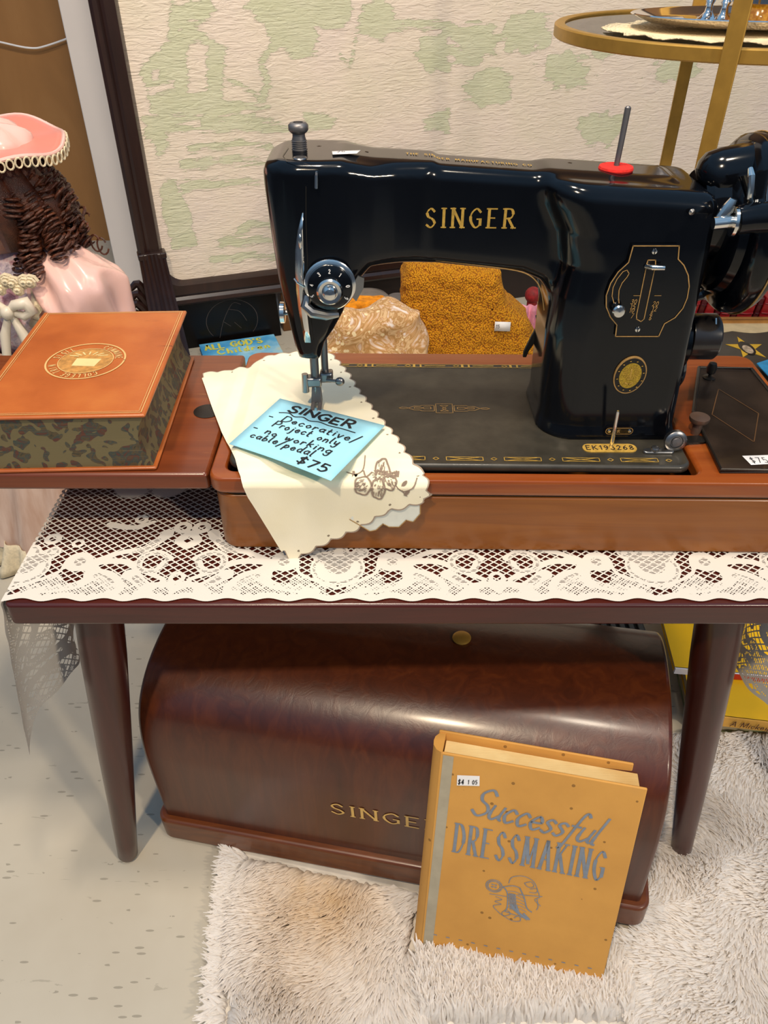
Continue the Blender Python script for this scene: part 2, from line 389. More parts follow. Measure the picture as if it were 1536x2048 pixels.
def text(mb, s, surf, x, y, h, stroke, wide=1.0, gap=0.22, slant=0.0, serif=False, contrast=0, jitter=0, fit=None):
    rr = random.Random(hash(s) % 1000 if False else len(s) * 31 + ord(s[0]))
    if fit:
        tot = sum(FONT[c][0] * wide + gap for c in s) - gap; wide_h = fit / tot
    else: wide_h = h
    cx = x
    for ch in s:
        w, strokes = FONT[ch]
        jy = rr.uniform(-jitter, jitter) * h; js = 1 + rr.uniform(-jitter, jitter) * 1.5
        for st in strokes:
            sm = st.startswith('~'); pts = [tuple(map(float, q.split(','))) for q in st.lstrip('~').split()]
            if sm: pts = [tuple(p) for p in catmull([Vector(p) for p in pts], 5)]
            P = [(cx + (px * wide) * wide_h + slant * py * h, y + jy + py * h * js) for px, py in pts]
            # keep segments short so that they follow curved surfaces
            Q = [P[0]]
            for a, b in zip(P, P[1:]):
                for k in (1, 2, 3): Q.append((a[0] + (b[0] - a[0]) * k / 3, a[1] + (b[1] - a[1]) * k / 3))
            ribbon(mb, Q, stroke, surf, contrast)
            if serif and not sm:
                for q, p in ((P[0], P[1]), (P[-1], P[-2])):
                    d = Vector(p) - Vector(q)
                    if abs(d.y) > abs(d.x) * .8 and abs((q[1] - y) / h % 1.0) < .02 or abs((q[1] - y) / h - 1) < .02 and abs(d.y) > abs(d.x) * .8:
                        e = serif * h
                        ribbon(mb, [(q[0] - e, q[1]), (q[0] + e, q[1])], stroke * .45, surf)
        cx += (w * wide + gap) * wide_h
    return cx
# ================================================================== THE SETTING
t = NT('painted_concrete'); v = t.coords()
base = t.ramp(t.noise(v, 3.5, 5, .6), [(0.3, srgb('b5ab98')), (0.7, srgb('c4bcab'))])
vor = t.n('ShaderNodeTexVoronoi', feature='F1'); t.l(t.coords((1, 4, 1), (0, 0, .5)), vor.inputs['Vector']); vor.inputs['Scale'].default_value = 34
sp = t.math('MULTIPLY', t.math('LESS_THAN', vor.outputs['Distance'], 0.17), t.math('GREATER_THAN', t.noise(v, 26, 3), 0.50))
wv = t.noise(t.coords((9, 60, 9), (0, 0, .6)), 1.0, 6, .6, 1.5)
scr = t.math('MULTIPLY', t.math('GREATER_THAN', wv, 0.67), 0.35)
mk = t.math('MAXIMUM', t.math('MULTIPLY', sp, 0.6), scr)
t.l(t.mix(mk, base, srgb('7d7666')), t.b.inputs['Base Color']); t.set(Roughness=0.45); M['floor'] = t.m
fl = MB().box((-2.2, -1.2, -0.06), (2.4, 2.62, 0)).build('floor', M['floor']); structure(fl)
M['wall'] = wood('tan_wall', [(0.2, '8a6236'), (0.5, '9a6d3c'), (0.8, 'a67a48')], (6, 6, 2), 0.6, 0)
structure(MB().box((-2.2, 2.5, 0), (2.4, 2.62, 2.7)).build('wall_back', M['wall']))
M['whitewall'] = plain('white_paint', 'e9e1dc', 0.55, 0, 0, 0.02, 8)
structure(MB().box((-0.716, 2.02, 0), (-0.30, 2.10, 2.2)).build('wall_left', M['whitewall'], bevel=.003))
M['ceil'] = plain('ceiling_paint', 'd8d6d2', 0.8, 0, 0, 0.02, 8)

# ------------------------------------------------------------------ bench
ZB = 0.3993
bx0, bx1, by0, by1 = -0.3045, 0.349, 0.4385, 0.83
bench = thing('bench', (0.02, 0.63, 0), 'low dark mahogany bench with tapered splayed legs, standing on the pale floor', 'bench')
MB().prism(rrect(bx0, bx1, by0, by1, .006), lambda x, y: (x, y, ZB - .0225), lambda x, y: (x, y, ZB)).build('bench_top', M['bench'], bench, bevel=.0025, seg=3)
for sx, sy in ((-1, -1), (1, -1), (-1, 1), (1, 1)):
    cx, cy = .0225, (by0 + by1) / 2
    tx = cx + sx * .2695; ty = cy + sy * .155; fx = cx + sx * .3095; fy = cy + sy * .19
    pr = [(0, .0205), (.2, .0203), (.55, .0165), (.92, .0114), (.985, .0108), (1, .008)]
    pts = [(tx + (fx - tx) * k, ty + (fy - ty) * k, (ZB - .0225) * (1 - k)) for k, r in pr]
    MB().tube(pts, [r for k, r in pr], 28).build('leg', M['bench_leg'], bench, angle=60)

# ------------------------------------------------------------------ lace runner
def lace():
    drop = .172; y0, y1 = .4435, .80; zt = ZB + .0012
    x0, x1 = bx0 - .003, bx1 + .003; Lr = x1 - x0; r = .004
    us = np.arange(-drop, Lr + drop + .001, .0018); vs = np.arange(-.006, y1 - y0, .0018)
    U, V = np.meshgrid(us, vs)
    # --- pattern: tulips every 265 mm with scrolls between, mirrored
    per = .265; u0 = 0.246 - x0 - .02
    pu = np.abs((U - u0 + per / 2) % per - per / 2) * 1000; pv = V * 1000
    big = np.full(U.shape, 1e9)
    def add(*ds):
        nonlocal big
        for d in ds: big = np.minimum(big, d)
    S = lambda pts, a, b=None: sd_path(pu, pv, [tuple(q) for q in catmull([Vector(p) for p in pts], 5)], a, b)
    D = lambda x, y, rr: sd_disc(pu, pv, x, y, rr)
    tul = smin(sd_disc(pu, pv * 1.1, 0, 42, 24), np.minimum(D(19, 58, 8), D(0, 60, 9)), 6)
    add(tul, np.maximum(D(13, 76, 8.5), -D(13, 76, 2.3)), np.maximum(D(37, 70, 6.5), -D(37, 70, 1.8)), D(45, 46, 13))
    add(S([(46, 44), (62, 34), (56, 20), (38, 13), (16, 10)], 7, 4), S([(0, 13), (30, 30), (34, 44)], 2.4))
    add(S([(52, 44), (78, 58), (96, 62), (108, 76), (112, 84)], 3, 6.5), S([(60, 46), (84, 46), (104, 34), (122, 24)], 5, 3))
    add(S([(118, 45), (112, 34), (98, 38), (98, 52), (110, 58), (122, 50)], 4.2, 4), S([(62, 30), (76, 26), (86, 14), (82, 8)], 9, 6))
    add(S([(92, 30), (102, 22), (112, 12), (104, 8)], 7, 4.5), S([(112, 16), (126, 18), (133, 10)], 4.5, 4), np.maximum(D(133, 26, 8.5), -D(133, 26, 3)))
    add(S([(58, 96), (80, 92), (96, 100)], 5, 3), np.maximum(D(84, 104, 7), -D(84, 104, 2)), np.maximum(D(124, 92, 9), -D(124, 92, 2.5)), S([(132, 66), (124, 74), (132, 84)], 4.5))
    # flowers further in
    qx = (U - u0 + .245) * 1000 % 330 - 165; qy = pv - 182
    for a in range(5):
        b = R(a * 72 + 20); add(sd_disc(qx, qy * .85, 62 + 26 * math.cos(b), 24 * math.sin(b), 19)); add(sd_disc(qx, qy * .85, -40 + 28 * math.cos(b), 24 * math.sin(b), 21))
    hem = 3.4 - 1.8 * np.cos(U * 1000 / 33 * 2 * np.pi)
    add(pv - hem - 4.5)
    ends = np.minimum(U + drop, Lr + drop - U) * 1000
    eh = 4 + 2 * np.cos(V * 1000 / 33 * 2 * np.pi)
    scroll = np.abs(np.sin(V * 1000 / 26) * 14 + 26 - ends) - 6
    add(ends - eh - 5, scroll, np.abs(np.sin(V * 1000 / 26 + 2.2) * 12 + 62 - ends) - 5)
    # grey (thin weave) shading inside the solid motifs
    g = np.minimum(sd_disc(pu, pv, 0, 42, 11), np.minimum(sd_disc(pu, pv, 10, 50, 6), sd_disc(pu, pv, 46, 46, 4.5)))
    for d in (S([(66, 28), (76, 22), (82, 14)], 3.2), S([(84, 52), (98, 64), (106, 74)], 2.4), S([(98, 26), (106, 18)], 2.4), S([(30, 13), (50, 18)], 2), np.abs(D(108, 45, 12)) - 1.0, np.abs(tul + 4) - .8):
        g = np.minimum(g, d)
    for a in range(5):
        b = R(a * 72 + 20); g = np.minimum(g, np.abs(sd_disc(qx, qy * .85, 62 + 26 * math.cos(b), 24 * math.sin(b), 18)) - .9); g = np.minimum(g, np.abs(sd_disc(qx, qy * .85, -40 + 28 * math.cos(b), 24 * math.sin(b), 20)) - .9)
    fine = np.minimum(np.minimum(np.maximum(pv - 20, 8 - pu), np.hypot(pu - 66, pv - 18) - 11), np.minimum(np.hypot(pu - 30, pv - 22) - 9, np.hypot(pu - 94, pv - 14) - 9))
    edge = np.minimum(pv - (hem - 3.2), ends - eh)
    # --- drape
    def pos(u, v):
        y = y0 + v
        if u < 0:
            s = -u; wob = .010 * math.sin(v * 62) * min(1, s / .08) + .012 * min(1, s / .15)
            if s < r * 1.57: a = s / r; return (x0 + .004 - .004 * 0 - r * math.sin(a) + 0, y, zt - r + r * math.cos(a))
            return (x0 - r + .004 - wob, y - .03 * (s / .17) * max(0, 1 - v / .06) , zt - (s - .57 * r))
        if u > Lr:
            s = u - Lr; wob = .010 * math.sin(v * 55 + 1) * min(1, s / .08) + .012 * min(1, s / .15)
            if s < r * 1.57: a = s / r; return (x1 - .004 + r * math.sin(a), y, zt - r + r * math.cos(a))
            return (x1 + r - .004 + wob, y - .02 * (s / .17) * max(0, 1 - v / .06), zt - (s - .57 * r))
        return (x0 + u, y, zt)
    nu, nv = len(us), len(vs)
    off = Vector((0.02, 0.63, ZB))
    P = np.array([pos(u, v) for v in vs for u in us]) - np.array(off)
    idx = np.arange(nu * nv).reshape(nv, nu)
    q = np.stack([idx[:-1, :-1], idx[:-1, 1:], idx[1:, 1:], idx[1:, :-1]], -1).reshape(-1, 4)
    e = edge.ravel(); keep = (e[q] > -1.0).any(1)
    me = np_mesh('lace_runner', P, q[keep])
    attr(me, 'motif', np.clip(big, -4, 4)); attr(me, 'grey', np.clip(g, -4, 4)); attr(me, 'fine', np.clip(fine, -9, 9)); attr(me, 'edge', np.clip(edge, -4, 4))
    attr(me, 'pu', U * 1000); attr(me, 'pv', pv)
    t = NT('white_lace'); u = t.attr('pu'); v = t.attr('pv')
    def net(px, py, th):     # diamond mesh of slanting threads
        a = t.math('FRACT', t.math('ADD', t.math('MULTIPLY', u, 1 / px), t.math('MULTIPLY', v, 1 / py)))
        b = t.math('FRACT', t.math('SUBTRACT', t.math('MULTIPLY', u, 1 / px), t.math('MULTIPLY', v, 1 / py)))
        d = t.math('MINIMUM', t.math('MINIMUM', a, t.math('SUBTRACT', 1.0, a)), t.math('MINIMUM', b, t.math('SUBTRACT', 1.0, b)))
        return t.math('LESS_THAN', d, th)
    coarse = net(9.0, 7.0, 0.115); finen = net(3.0, 3.0, 0.22)
    solid = t.math('LESS_THAN', t.attr('motif'), -0.9)
    nets = t.math('MAXIMUM', coarse, t.math('MULTIPLY', finen, t.math('LESS_THAN', t.attr('fine'), 0.0)))
    grey = t.math('LESS_THAN', t.attr('grey'), 0.35)
    rows = t.math('GREATER_THAN', t.math('FRACT', t.math('MULTIPLY', v, 1 / 1.5)), 0.5)
    solid2 = t.math('MULTIPLY', solid, t.math('SUBTRACT', 1.0, t.math('MULTIPLY', grey, t.math('MULTIPLY', rows, 0.9))))
    a = t.math('MULTIPLY', t.math('MAXIMUM', nets, solid2), t.math('GREATER_THAN', t.attr('edge'), 0.0))
    a = t.math('MAXIMUM', a, t.math('MULTIPLY', t.math('GREATER_THAN', t.attr('edge'), 0.0), t.math('LESS_THAN', t.attr('edge'), 1.2)))
    t.b.inputs['Base Color'].default_value = srgb('d8d2c8'); t.set(Roughness=0.9)
    t.bump(rows, .25, .0004)
    t.alpha(a)
    o = link('lace_runner', me, t.m, smooth=True, angle=80); o.location = off
    tag(o, 'white floral lace runner lying along the bench and hanging over both its ends', 'lace runner')
lace()

# ------------------------------------------------------------------ wooden machine base
base = thing('machine_base', (0.113, 0.615, 0.4006), 'orange-brown wooden base box with rounded corners holding the black sewing machine', 'sewing machine base')
X0, X1, Y0, Y1 = -0.139, 0.372, 0.5035, 0.7265
def ring_prism(mb, o, i, z0, z1):   # outer and inner outline with the same number of points
    n = len(o)
    vs = [(x, y, z0) for x, y in o] + [(x, y, z1) for x, y in o] + [(x, y, z0) for x, y in i] + [(x, y, z1) for x, y in i]
    fs = []
    for k in range(n):
        j = (k + 1) % n
        fs += [(k, j, n + j, n + k), (2 * n + j, 2 * n + k, 3 * n + k, 3 * n + j), (n + k, n + j, 3 * n + j, 3 * n + k), (j, k, 2 * n + k, 2 * n + j)]
    mb.add(vs, fs)
def yaw(x, y):      # the box stands turned a hair to the right
    a = R(-0.9); dx, dy = x - .113, y - .615
    return (.113 + dx * math.cos(a) - dy * math.sin(a), .615 + dx * math.sin(a) + dy * math.cos(a))
def yr(*a): return [yaw(*p) for p in rrect(*a)]
mb = MB(); ring_prism(mb, yr(X0, X1, Y0, Y1, .016), yr(X0 + .01, X1 - .01, Y0 + .01, Y1 - .01, .008), .4006, .4575)
mb.prism(yr(X0 + .01, X1 - .01, Y0 + .01, Y1 - .01, .008), lambda x, y: (x, y, .4012), lambda x, y: (x, y, .407))
mb.build('box_body', M['case'], base, bevel=.002)
mb = MB(); ring_prism(mb, yr(X0 + .002, X1 - .002, Y0 + .002, Y1 - .002, .015), yr(X0 + .012, X1 - .012, Y0 + .012, Y1 - .012, .006), .4573, .4612)
mb.build('groove', M['dk'], base)
# rim: a frame round the bed opening, with the right-hand deck
mb = MB()
ring_prism(mb, yr(X0 - .002, X1 + .002, Y0 - .002, Y1 + .002, .012), yr(X0 + .011, .2585, Y0 + .0095, .6955, .010), .461, .4755)
mb.build('rim', M['rim'], base, bevel=.003, seg=3)
# hinged leaf on the left
lf = MB().prism(rrect(-.47, -.1445, .5165, .733, .004), lambda x, y: (x, y, .4562), lambda x, y: (x, y, .4722)).build('extension_leaf', M['leaf'], base, bevel=.0025, seg=2)
MB().lathe([(.0001, 0), (.012, 0), (.0125, .0006), (.0001, .0008)], (-.163, .617, .4721), n=24).build('finger_hole', M['dk'], lf)
# dark tin lid of the accessory compartment on the right
lid = MB().prism([(.272, .512), (.3655, .509), (.3655, .6935), (.312, .6935)] and
                 [(.2725, .5125), (.36, .5125), (.3655, .518), (.3655, .69), (.3125, .693), (.2795, .606)],
                 lambda x, y: (x, y, .4749), lambda x, y: (x, y, .4778)).build('compartment_lid', plain('brown_tin', (0.045, .03, .022, 1), .3, .5, .3, .4, 30), base, bevel=.0012)
rimm = MB().tube([(.2735, .5135, .4782), (.2805, .606, .4782), (.3133, .692, .4782), (.3645, .689, .4782), (.3645, .518, .4782), (.359, .5135, .4782)], .0018, 8, closed=True).build('lid_edge', M['dark_metal'], lid)
lm = MB(); fl = lambda x, y: (x, y, .4781)
ribbon(lm, [tuple(PZ(*p, .478))[:2] for p in ((1437, 778), (1517, 827), (1508, 884), (1424, 829), (1437, 778))], .0009, fl)
lm.build('lozenge_line', plain('worn_gold', '6e4d2c', .5, .3), lid)
kn = MB().lathe([(.0001, 0), (.006, 0), (.006, .001), (.0015, .002), (.0015, .004), (.004, .006), (.005, .011), (.0035, .016), (.0001, .017)], PZ(1418, 756, .4779), n=20).build('lid_knob', M['dark_metal'], lid)
p = PZ(1500, 921, .4781); st = MB().add([(p.x - .0015, p.y - .0065, p.z), (p.x + .031, p.y - .0035, p.z), (p.x + .032, p.y + .009, p.z), (p.x - .004, p.y + .007, p.z)], [(0, 1, 2, 3)]).build('price_sticker', M['white'], lid, fixn=False); st['label'] = 'white price sticker on the tin lid'
mb = MB(); text(mb, '$75', lambda u, v: (p.x + .001 + u - v * .1, p.y - .0035 + v, p.z + .0002), 0, 0, .0075, .0006, .8, .3, 0); mb.build('price', M['ink'], st, fixn=False)
# front catch: small swivel button and bracket beside the bed
MB().lathe([(.0001, 0), (.004, 0), (.004, .012), (.0075, .013), (.0085, .015), (.0085, .0175), (.0001, .0185)], PZ(1390, 868, .4748), n=24).build('swivel_button', plain('bronze', '8a7060', .45, .7), base)
mb = MB().prism(rrect(-.016, .016, -.0055, .0055, .005), lambda x, y: (.262 + x * .95 - y * .2, .561 + y + x * .1, .4750), lambda x, y: (.262 + x * .95 - y * .2, .561 + y + x * .1, .4775))
mb.build('catch_plate', M['dark_metal'], base)
# ================================================================== SEWING MACHINE
mach = thing('sewing_machine', (0.06, 0.605, 0.4745), 'black vintage sewing machine with gold lettering mounted in the wooden base', 'sewing machine')
ZBED = .482
zt_x = [-.2, -.05, -.01, .033, .121, .2435, .4]; zt_z = [.6985, .6985, .6935, .692, .6862, .6785, .67]
def ztop(x): return float(np.interp(x, zt_x, zt_z))
def machine_body():
    h = .0016; org = (-.098, .528, .4805)
    n = (int(.372 / h), int(.142 / h), int(.232 / h))
    X, Y, Z = np.meshgrid(*[org[k] + h * np.arange(n[k]) for k in range(3)], indexing='ij')
    Xs, Zs = X[:, 0, :], Z[:, 0, :]
    head = [(-.0885, .676), (-.0885, .687), (-.0845, .695), (-.075, .6985), (-.03, .6985), (-.008, .6935), (.035, .6918), (.035, .6245), (.0126, .6228), (-.010, .6215), (-.020, .611), (-.0275, .602),
            (-.0315, .588), (-.040, .573), (-.048, .562), (-.0525, .547), (-.0695, .547), (-.0722, .556), (-.0826, .6114)]
    hf = np.interp(X, [-.0895, -.085, -.079, -.071, -.062, -.045, -.026, -.008, .008, .024, .040], [.592, .581, .574, .5695, .567, .5665, .5685, .5735, .5795, .5835, .586])
    hb = np.interp(X, [-.0895, -.083, -.072, -.055, -.01, .03], [.622, .638, .645, .647, .643, .634])
    dh = cap(np.broadcast_to(sd_poly(Xs, Zs, head)[:, None, :], X.shape), (np.abs(Y - (hf + hb) / 2) - (hb - hf) / 2) * .93, .009)
    arm = [(-.03, .6955), (.033, .692), (.121, .6862), (.21, .681), (.21, .60), (.138, .590), (.1315, .597), (.1225, .6065), (.108, .6125), (.06, .6175), (.0126, .6225), (-.011, .6205), (-.03, .605)]
    da = cap(np.broadcast_to(sd_poly(Xs, Zs, arm)[:, None, :], X.shape), np.abs(Y - .6095) - .0245, .011)
    # pillar: rounded plan whose left side flares at the foot and toward the arm
    zz = Z
    xl = np.interp(zz, [.48, .486, .494, .533, .569, .60, .625, .65, .668, .69], [.1315, .1325, .134, .1325, .131, .1325, .136, .130, .120, .112])
    xr = np.interp(zz, [.48, .487, .495, .56, .62, .69], [.249, .2475, .2455, .242, .240, .2385])
    yf = np.interp(zz, [.48, .486, .494, .56, .64, .69], [.5525, .5535, .5555, .5565, .5575, .560])
    yb = np.interp(zz, [.48, .494, .56, .69], [.657, .655, .652, .648])
    cx, cy = (xl + xr) / 2, (yf + yb) / 2; hx, hy = (xr - xl) / 2, (yb - yf) / 2
    rr = np.where(X < cx, np.where(Y < cy, .030, .026), np.where(Y < cy, .010, .014))
    qx, qy = np.abs(X - cx) - hx + rr, np.abs(Y - cy) - hy + rr
    dp = np.minimum(np.maximum(qx, qy), 0) + np.sqrt(np.maximum(qx, 0) ** 2 + np.maximum(qy, 0) ** 2) - rr
    top = np.interp(X, zt_x, zt_z)
    dp = cap(dp, Z - top, .012); dp = np.maximum(dp, .4818 - Z)
    F = smin(smin(dh, da, .008), dp, .009)
    global _MF; _MF = (F, org, h)
    V, Q = surface_net(F, org, h)
    off = np.array(mach.location)
    me = np_mesh('body', V - off, Q)
    o = link('body', me, M['black'], mach, angle=80)
    m = o.modifiers.new('smooth', 'SMOOTH'); m.factor = .5; m.iterations = 5
    return o
body = machine_body()
def topz(x, y):
    F, o, h = _MF; col = F[int(round((x - o[0]) / h)), int(round((y - o[1]) / h)), :]; k = np.nonzero(col < 0)[0]
    if not len(k): return ztop(x)
    k = k[-1]; return o[2] + h * (k + col[k] / (col[k] - col[k + 1]))
def fronty(x, z):
    F, o, h = _MF; col = F[int(round((x - o[0]) / h)), :, int(round((z - o[2]) / h))]; k = np.nonzero(col < 0)[0]
    if not len(k): return .57
    k = k[0]; return o[1] + h * (k - col[k] / (col[k] - col[k - 1]))
def on_front(px, py, lift=.0006):
    y = .57
    for _ in range(4): p = PY(px, py, y); y = fronty(p.x, p.z)
    p = PY(px, py, y); p.y -= lift; return p
# bed plate
bx = (-.126, .2515, .5145, .6935)
MB().prism(yr(*bx, .011), lambda x, y: (x, y, .4745), lambda x, y: (x, y, ZBED)).build('bed', M['bed'], mach, bevel=.003, seg=4)
# gold decals on the bed
mb = MB(); bs = lambda x, y: (*yaw(x, y), ZBED + .0003)
def band(y, flip):
    w = .0006; L = .2105 if flip else .24; x = .005 if flip else -.06
    if not flip:
        ribbon(mb, [(x, y + .003), (.165, y + .003)], w, bs); ribbon(mb, [(x, y - .003), (.165, y - .003)], w, bs)
    k = 0
    while x < (.236 if flip else .16):
        a, b = x, x + .030
        if flip:
            ribbon(mb, [(a, y + .0025), (b, y + .0025), (b, y - .0025), (a, y - .0025), (a, y + .0025)], w, bs)
            ribbon(mb, [(a + .003, y + .0022), (a + .012, y + .0004), (a + .018, y - .0004), (b - .003, y - .0022)], w, bs)
            ribbon(mb, [(a + .003, y - .0022), (a + .012, y - .0004), (a + .018, y + .0004), (b - .003, y + .0022)], w, bs)
            c = b + .009
            ribbon(mb, [(c - .0025, y), (c, y + .002), (c + .0025, y), (c, y - .002), (c - .0025, y)], w, bs)
            x += .0475
        else:
            ribbon(mb, [(a, y + .0025), (a, y - .0025)], w * 3, bs); ribbon(mb, [(a + .004, y), (a + .011, y + .0004), (a + .017, y), (a + .024, y + .0004)], w * 2, bs)
            c = b + .005
            ribbon(mb, [(c - .003, y), (c, y + .002), (c + .003, y), (c, y - .002), (c - .003, y)], w * 1.3, bs); ribbon(mb, [(c + .006, y + .002), (c + .006, y - .002)], w * 4, bs)
            x += .0475
band(.687, False); mb.build('border_decal', M['gold'], mach, fixn=False)
mb = MB(); band(.5235, True); mb.build('border_decal', M['gold'], mach, fixn=False)
mb = MB(); ex, ey = .0545, .6045
def em(pts): ribbon(mb, [(ex + a, ey + b) for a, b in pts], .00055, bs)
em([(-.0075, -.008), (.0075, -.008), (.0075, .008), (-.0075, .008), (-.0075, -.008)]); em([(-.004, -.005), (.004, -.005), (-.002, 0), (.004, .005), (-.004, .005), (.002, 0), (-.004, -.005)])
for s in (-1, 1):
    em([(s * .009, -.005), (s * .009, .005), (s * .020, .005), (s * .022, .0035), (s * .027, .0035), (s * .034, -.001), (s * .038, -.0015), (s * .041, 0), (s * .038, .0015), (s * .034, .001), (s * .027, -.0035), (s * .022, -.0035), (s * .020, -.005), (s * .009, -.005)])
    em([(s * .012, -.0015), (s * .012, .002), (s * .018, .002), (s * .021, -.001), (s * .027, -.001), (s * .027, .0015), (s * .021, .0015), (s * .018, -.0015), (s * .012, -.0015)])
mb.build('centre_decal', M['gold_line'], mach, fixn=False)
# lettering on the arm
mb = MB(); text(mb, 'SINGER', lambda u, v: (.0313 + u, fronty(.0313 + u, .6497 - .009 * u + v) - .0003, .6497 - .009 * u + v), 0, 0, .0137, .0021, .62, .33, serif=.13, contrast=.55, fit=.0652)
mb.build('maker_name', M['gold'], mach, fixn=False)
mb = MB(); a0, a1 = PZ(812, 316, ztop(.018)), PZ(1062, 331, ztop(.108))
def topmap(u, v):
    k = u / .092; x = a0.x + (a1.x - a0.x) * k; y = .6095 - .002 * k + v; return (x, y, topz(x, y) + .0004)
text(mb, 'THE SINGER MANUFACTURING CO', topmap, 0, -.002, .0048, .0006, .55, .25, fit=.092); mb.build('top_lettering', M['gold'], mach, fixn=False)
# stitch regulator plate on the pillar
YP = .5572
P2 = [(.1792, .6461), (.2123, .6461), (.2138, .6365), (.2190, .632), (.2240, .6245), (.2268, .616), (.2275, .607), (.2262, .599), (.2220, .5915), (.2150, .5865), (.2128, .576), (.1794, .576), (.1787, .5855), (.1725, .592), (.1680, .600), (.1664, .609), (.1680, .6185), (.1720, .627), (.1782, .634)]
plate = MB().prism(P2, lambda x, z: (x, YP - .0026, z), lambda x, z: (x, YP + .004, z)).build('regulator_plate', M['black'], mach)
mb = MB(); pf = lambda x, z: (x, YP - .0030, z)
ribbon(mb, P2 + [P2[0]], .0008, pf)
sl = [tuple(PY(*q, YP - .003))[0::2] for q in ((1296, 520), (1311, 520), (1311, 530), (1288, 638), (1282, 643), (1273, 638), (1273, 630), (1294, 526))]
ribbon(mb, sl + [sl[0]], .0007, pf)
ar = [tuple(PY(*q, YP - .003))[0::2] for q in ((1228, 606), (1224, 592), (1226, 575), (1234, 558), (1246, 543), (1254, 540), (1258, 547), (1254, 554), (1244, 566), (1238, 580), (1237, 595), (1238, 606))]
ribbon(mb, ar, .0006, pf)
la, lb = PY(1265, 588, YP), PY(1320, 588, YP); ribbon(mb, [(la.x, la.z), (la.x + .0055, la.z)], .0004, pf); ribbon(mb, [(lb.x - .005, lb.z), (lb.x, lb.z)], .0004, pf)
mb.build('plate_lines', M['gold_line'], plate, fixn=False)
MB().prism(sl, lambda x, z: (x, YP - .0028, z), lambda x, z: (x, YP - .0022, z)).build('lever_slot', M['dk'], plate)
mb = MB()
for s, px, py in (('30', 1261, 608), ('15', 1260, 618), ('10', 1258, 625), ('7', 1261, 636), ('20', 1304, 612), ('12', 1303, 622), ('8', 1299, 631), ('6', 1297, 640)):
    q = PY(px, py, YP - .003); text(mb, s, lambda u, v, q=q: (q.x + u, q.y, q.z + v), 0, 0, .0037, .00045, .85, .25, slant=.15)
mb.build('scale_numbers', M['gold_line'], plate, fixn=False)
q = PY(1237, 622, YP - .008); MB().lathe([(.0001, 0), (.003, 0), (.003, .004), (.0046, .005), (.0049, .0068), (.004, .0082), (.0001, .0086)], (q.x, YP - .0025, q.z), (0, -1, 0), 28).build('locking_knob', M['chrome'], plate)
q = PY(1300, 532, YP - .005); MB().tube([(q.x - .002, q.y + .002, q.z - .001), (q.x + .001, q.y - .003, q.z), (q.x + .0095, q.y - .004, q.z)], [.0018, .002, .0018], 12).build('stitch_lever', M['chrome'], plate)
for px, py in ((1309, 503), (1275, 659)):
    q = PY(px, py, YP - .003); s = MB().lathe([(.0001, 0), (.0021, 0), (.0019, .0009), (.0001, .0012)], (q.x, YP - .0026, q.z), (0, -1, 0), 18).build('screw', M['chrome'], plate)
    MB().box((q.x - .0003, YP - .0041, q.z - .0018), (q.x + .0003, YP - .0037, q.z + .0018)).build('screw_slot', M['dk'], s)
# oval brass badge
q = PY(1258.5, 748, YP)
bd = MB().prism([(q.x + .0128 * math.cos(a) + .0009 * math.sin(a), q.z + .0163 * math.sin(a)) for a in [k * math.pi / 24 for k in range(48)]], lambda x, z: (x, .5557 - .0012, z), lambda x, z: (x, .5557 + .003, z)).build('badge', M['gold_line'], mach)
def ov(name, k, mat, y):
    return MB().prism([(q.x + .0128 * k * math.cos(a) + .0009 * math.sin(a) * k, q.z + .0163 * k * math.sin(a)) for a in [j * math.pi / 24 for j in range(48)]], lambda x, z: (x, y, z), lambda x, z: (x, y + .001, z)).build(name, mat, bd)
ov('badge_band', .93, M['dk'], .5557 - .0015); ov('badge_centre', .68, plain('embossed_brass', 'b99a35', .4, .5, 0, .4, 700, .6, 900, .001), .5557 - .0018)
mb = MB(); by = .5557 - .0021; bq = lambda u, v: (q.x + u, by, q.z + v)
for k in range(12):
    a = k * math.pi / 6 + .2; c0 = (.0104 * math.cos(a), .0132 * math.sin(a)); ribbon(mb, [(c0[0] - .0004, c0[1]), (c0[0] + .0004, c0[1])], .0007, bq)
for a in range(0, 360, 18): ribbon(mb, [(.003 * math.cos(R(a)), .0035 + .003 * math.sin(R(a))), (.0068 * math.cos(R(a)), .0028 + .0062 * math.sin(R(a)))], .0003, bq)
ribbon(mb, [(0, -.001), (0, .006)], .0012, bq); ribbon(mb, [(-.003, -.006), (0, -.0075), (.003, -.006)], .0011, bq); ribbon(mb, [(-.002, -.0025), (.002, -.0025)], .0008, bq)
mb.build('badge_relief', M['gold'], bd, fixn=False)
# class plate, serial plate
q = PY(1238, 861, .5535); cp = MB().prism(rrect(-.0117, .0117, -.0032, .0032, .0031), lambda x, z: (q.x + x, .5528, q.z + z), lambda x, z: (q.x + x, .556, q.z + z)).build('class_plate', M['dk'], mach)
mb = MB(); ribbon(mb, rrect(-.0113, .0113, -.0029, .0029, .0028) + [rrect(-.0113, .0113, -.0029, .0029, .0028)[0]], .0005, lambda x, z: (q.x + x, .5525, q.z + z)); text(mb, '201K', lambda u, v: (q.x - .0055 + u, .5525, q.z - .0014 + v), 0, 0, .0029, .0005, .7, .25)
mb.build('class_number', M['gold_line'], cp, fixn=False)
for s in (-1, 1): MB().lathe([(.0001, 0), (.0015, 0), (.0012, .0008), (.0001, .001)], (q.x + s * .0086, .5528, q.z), (0, -1, 0), 14).build('rivet', M['chrome'], cp)
q = PZ(1219, 897, ZBED); sp_ = MB().prism(rrect(-.0225, .0225, -.0062, .0062, .0058), lambda x, y: (q.x + x, q.y + y, ZBED), lambda x, y: (q.x + x, q.y + y, ZBED + .0007)).build('serial_plate', M['gold'], mach)
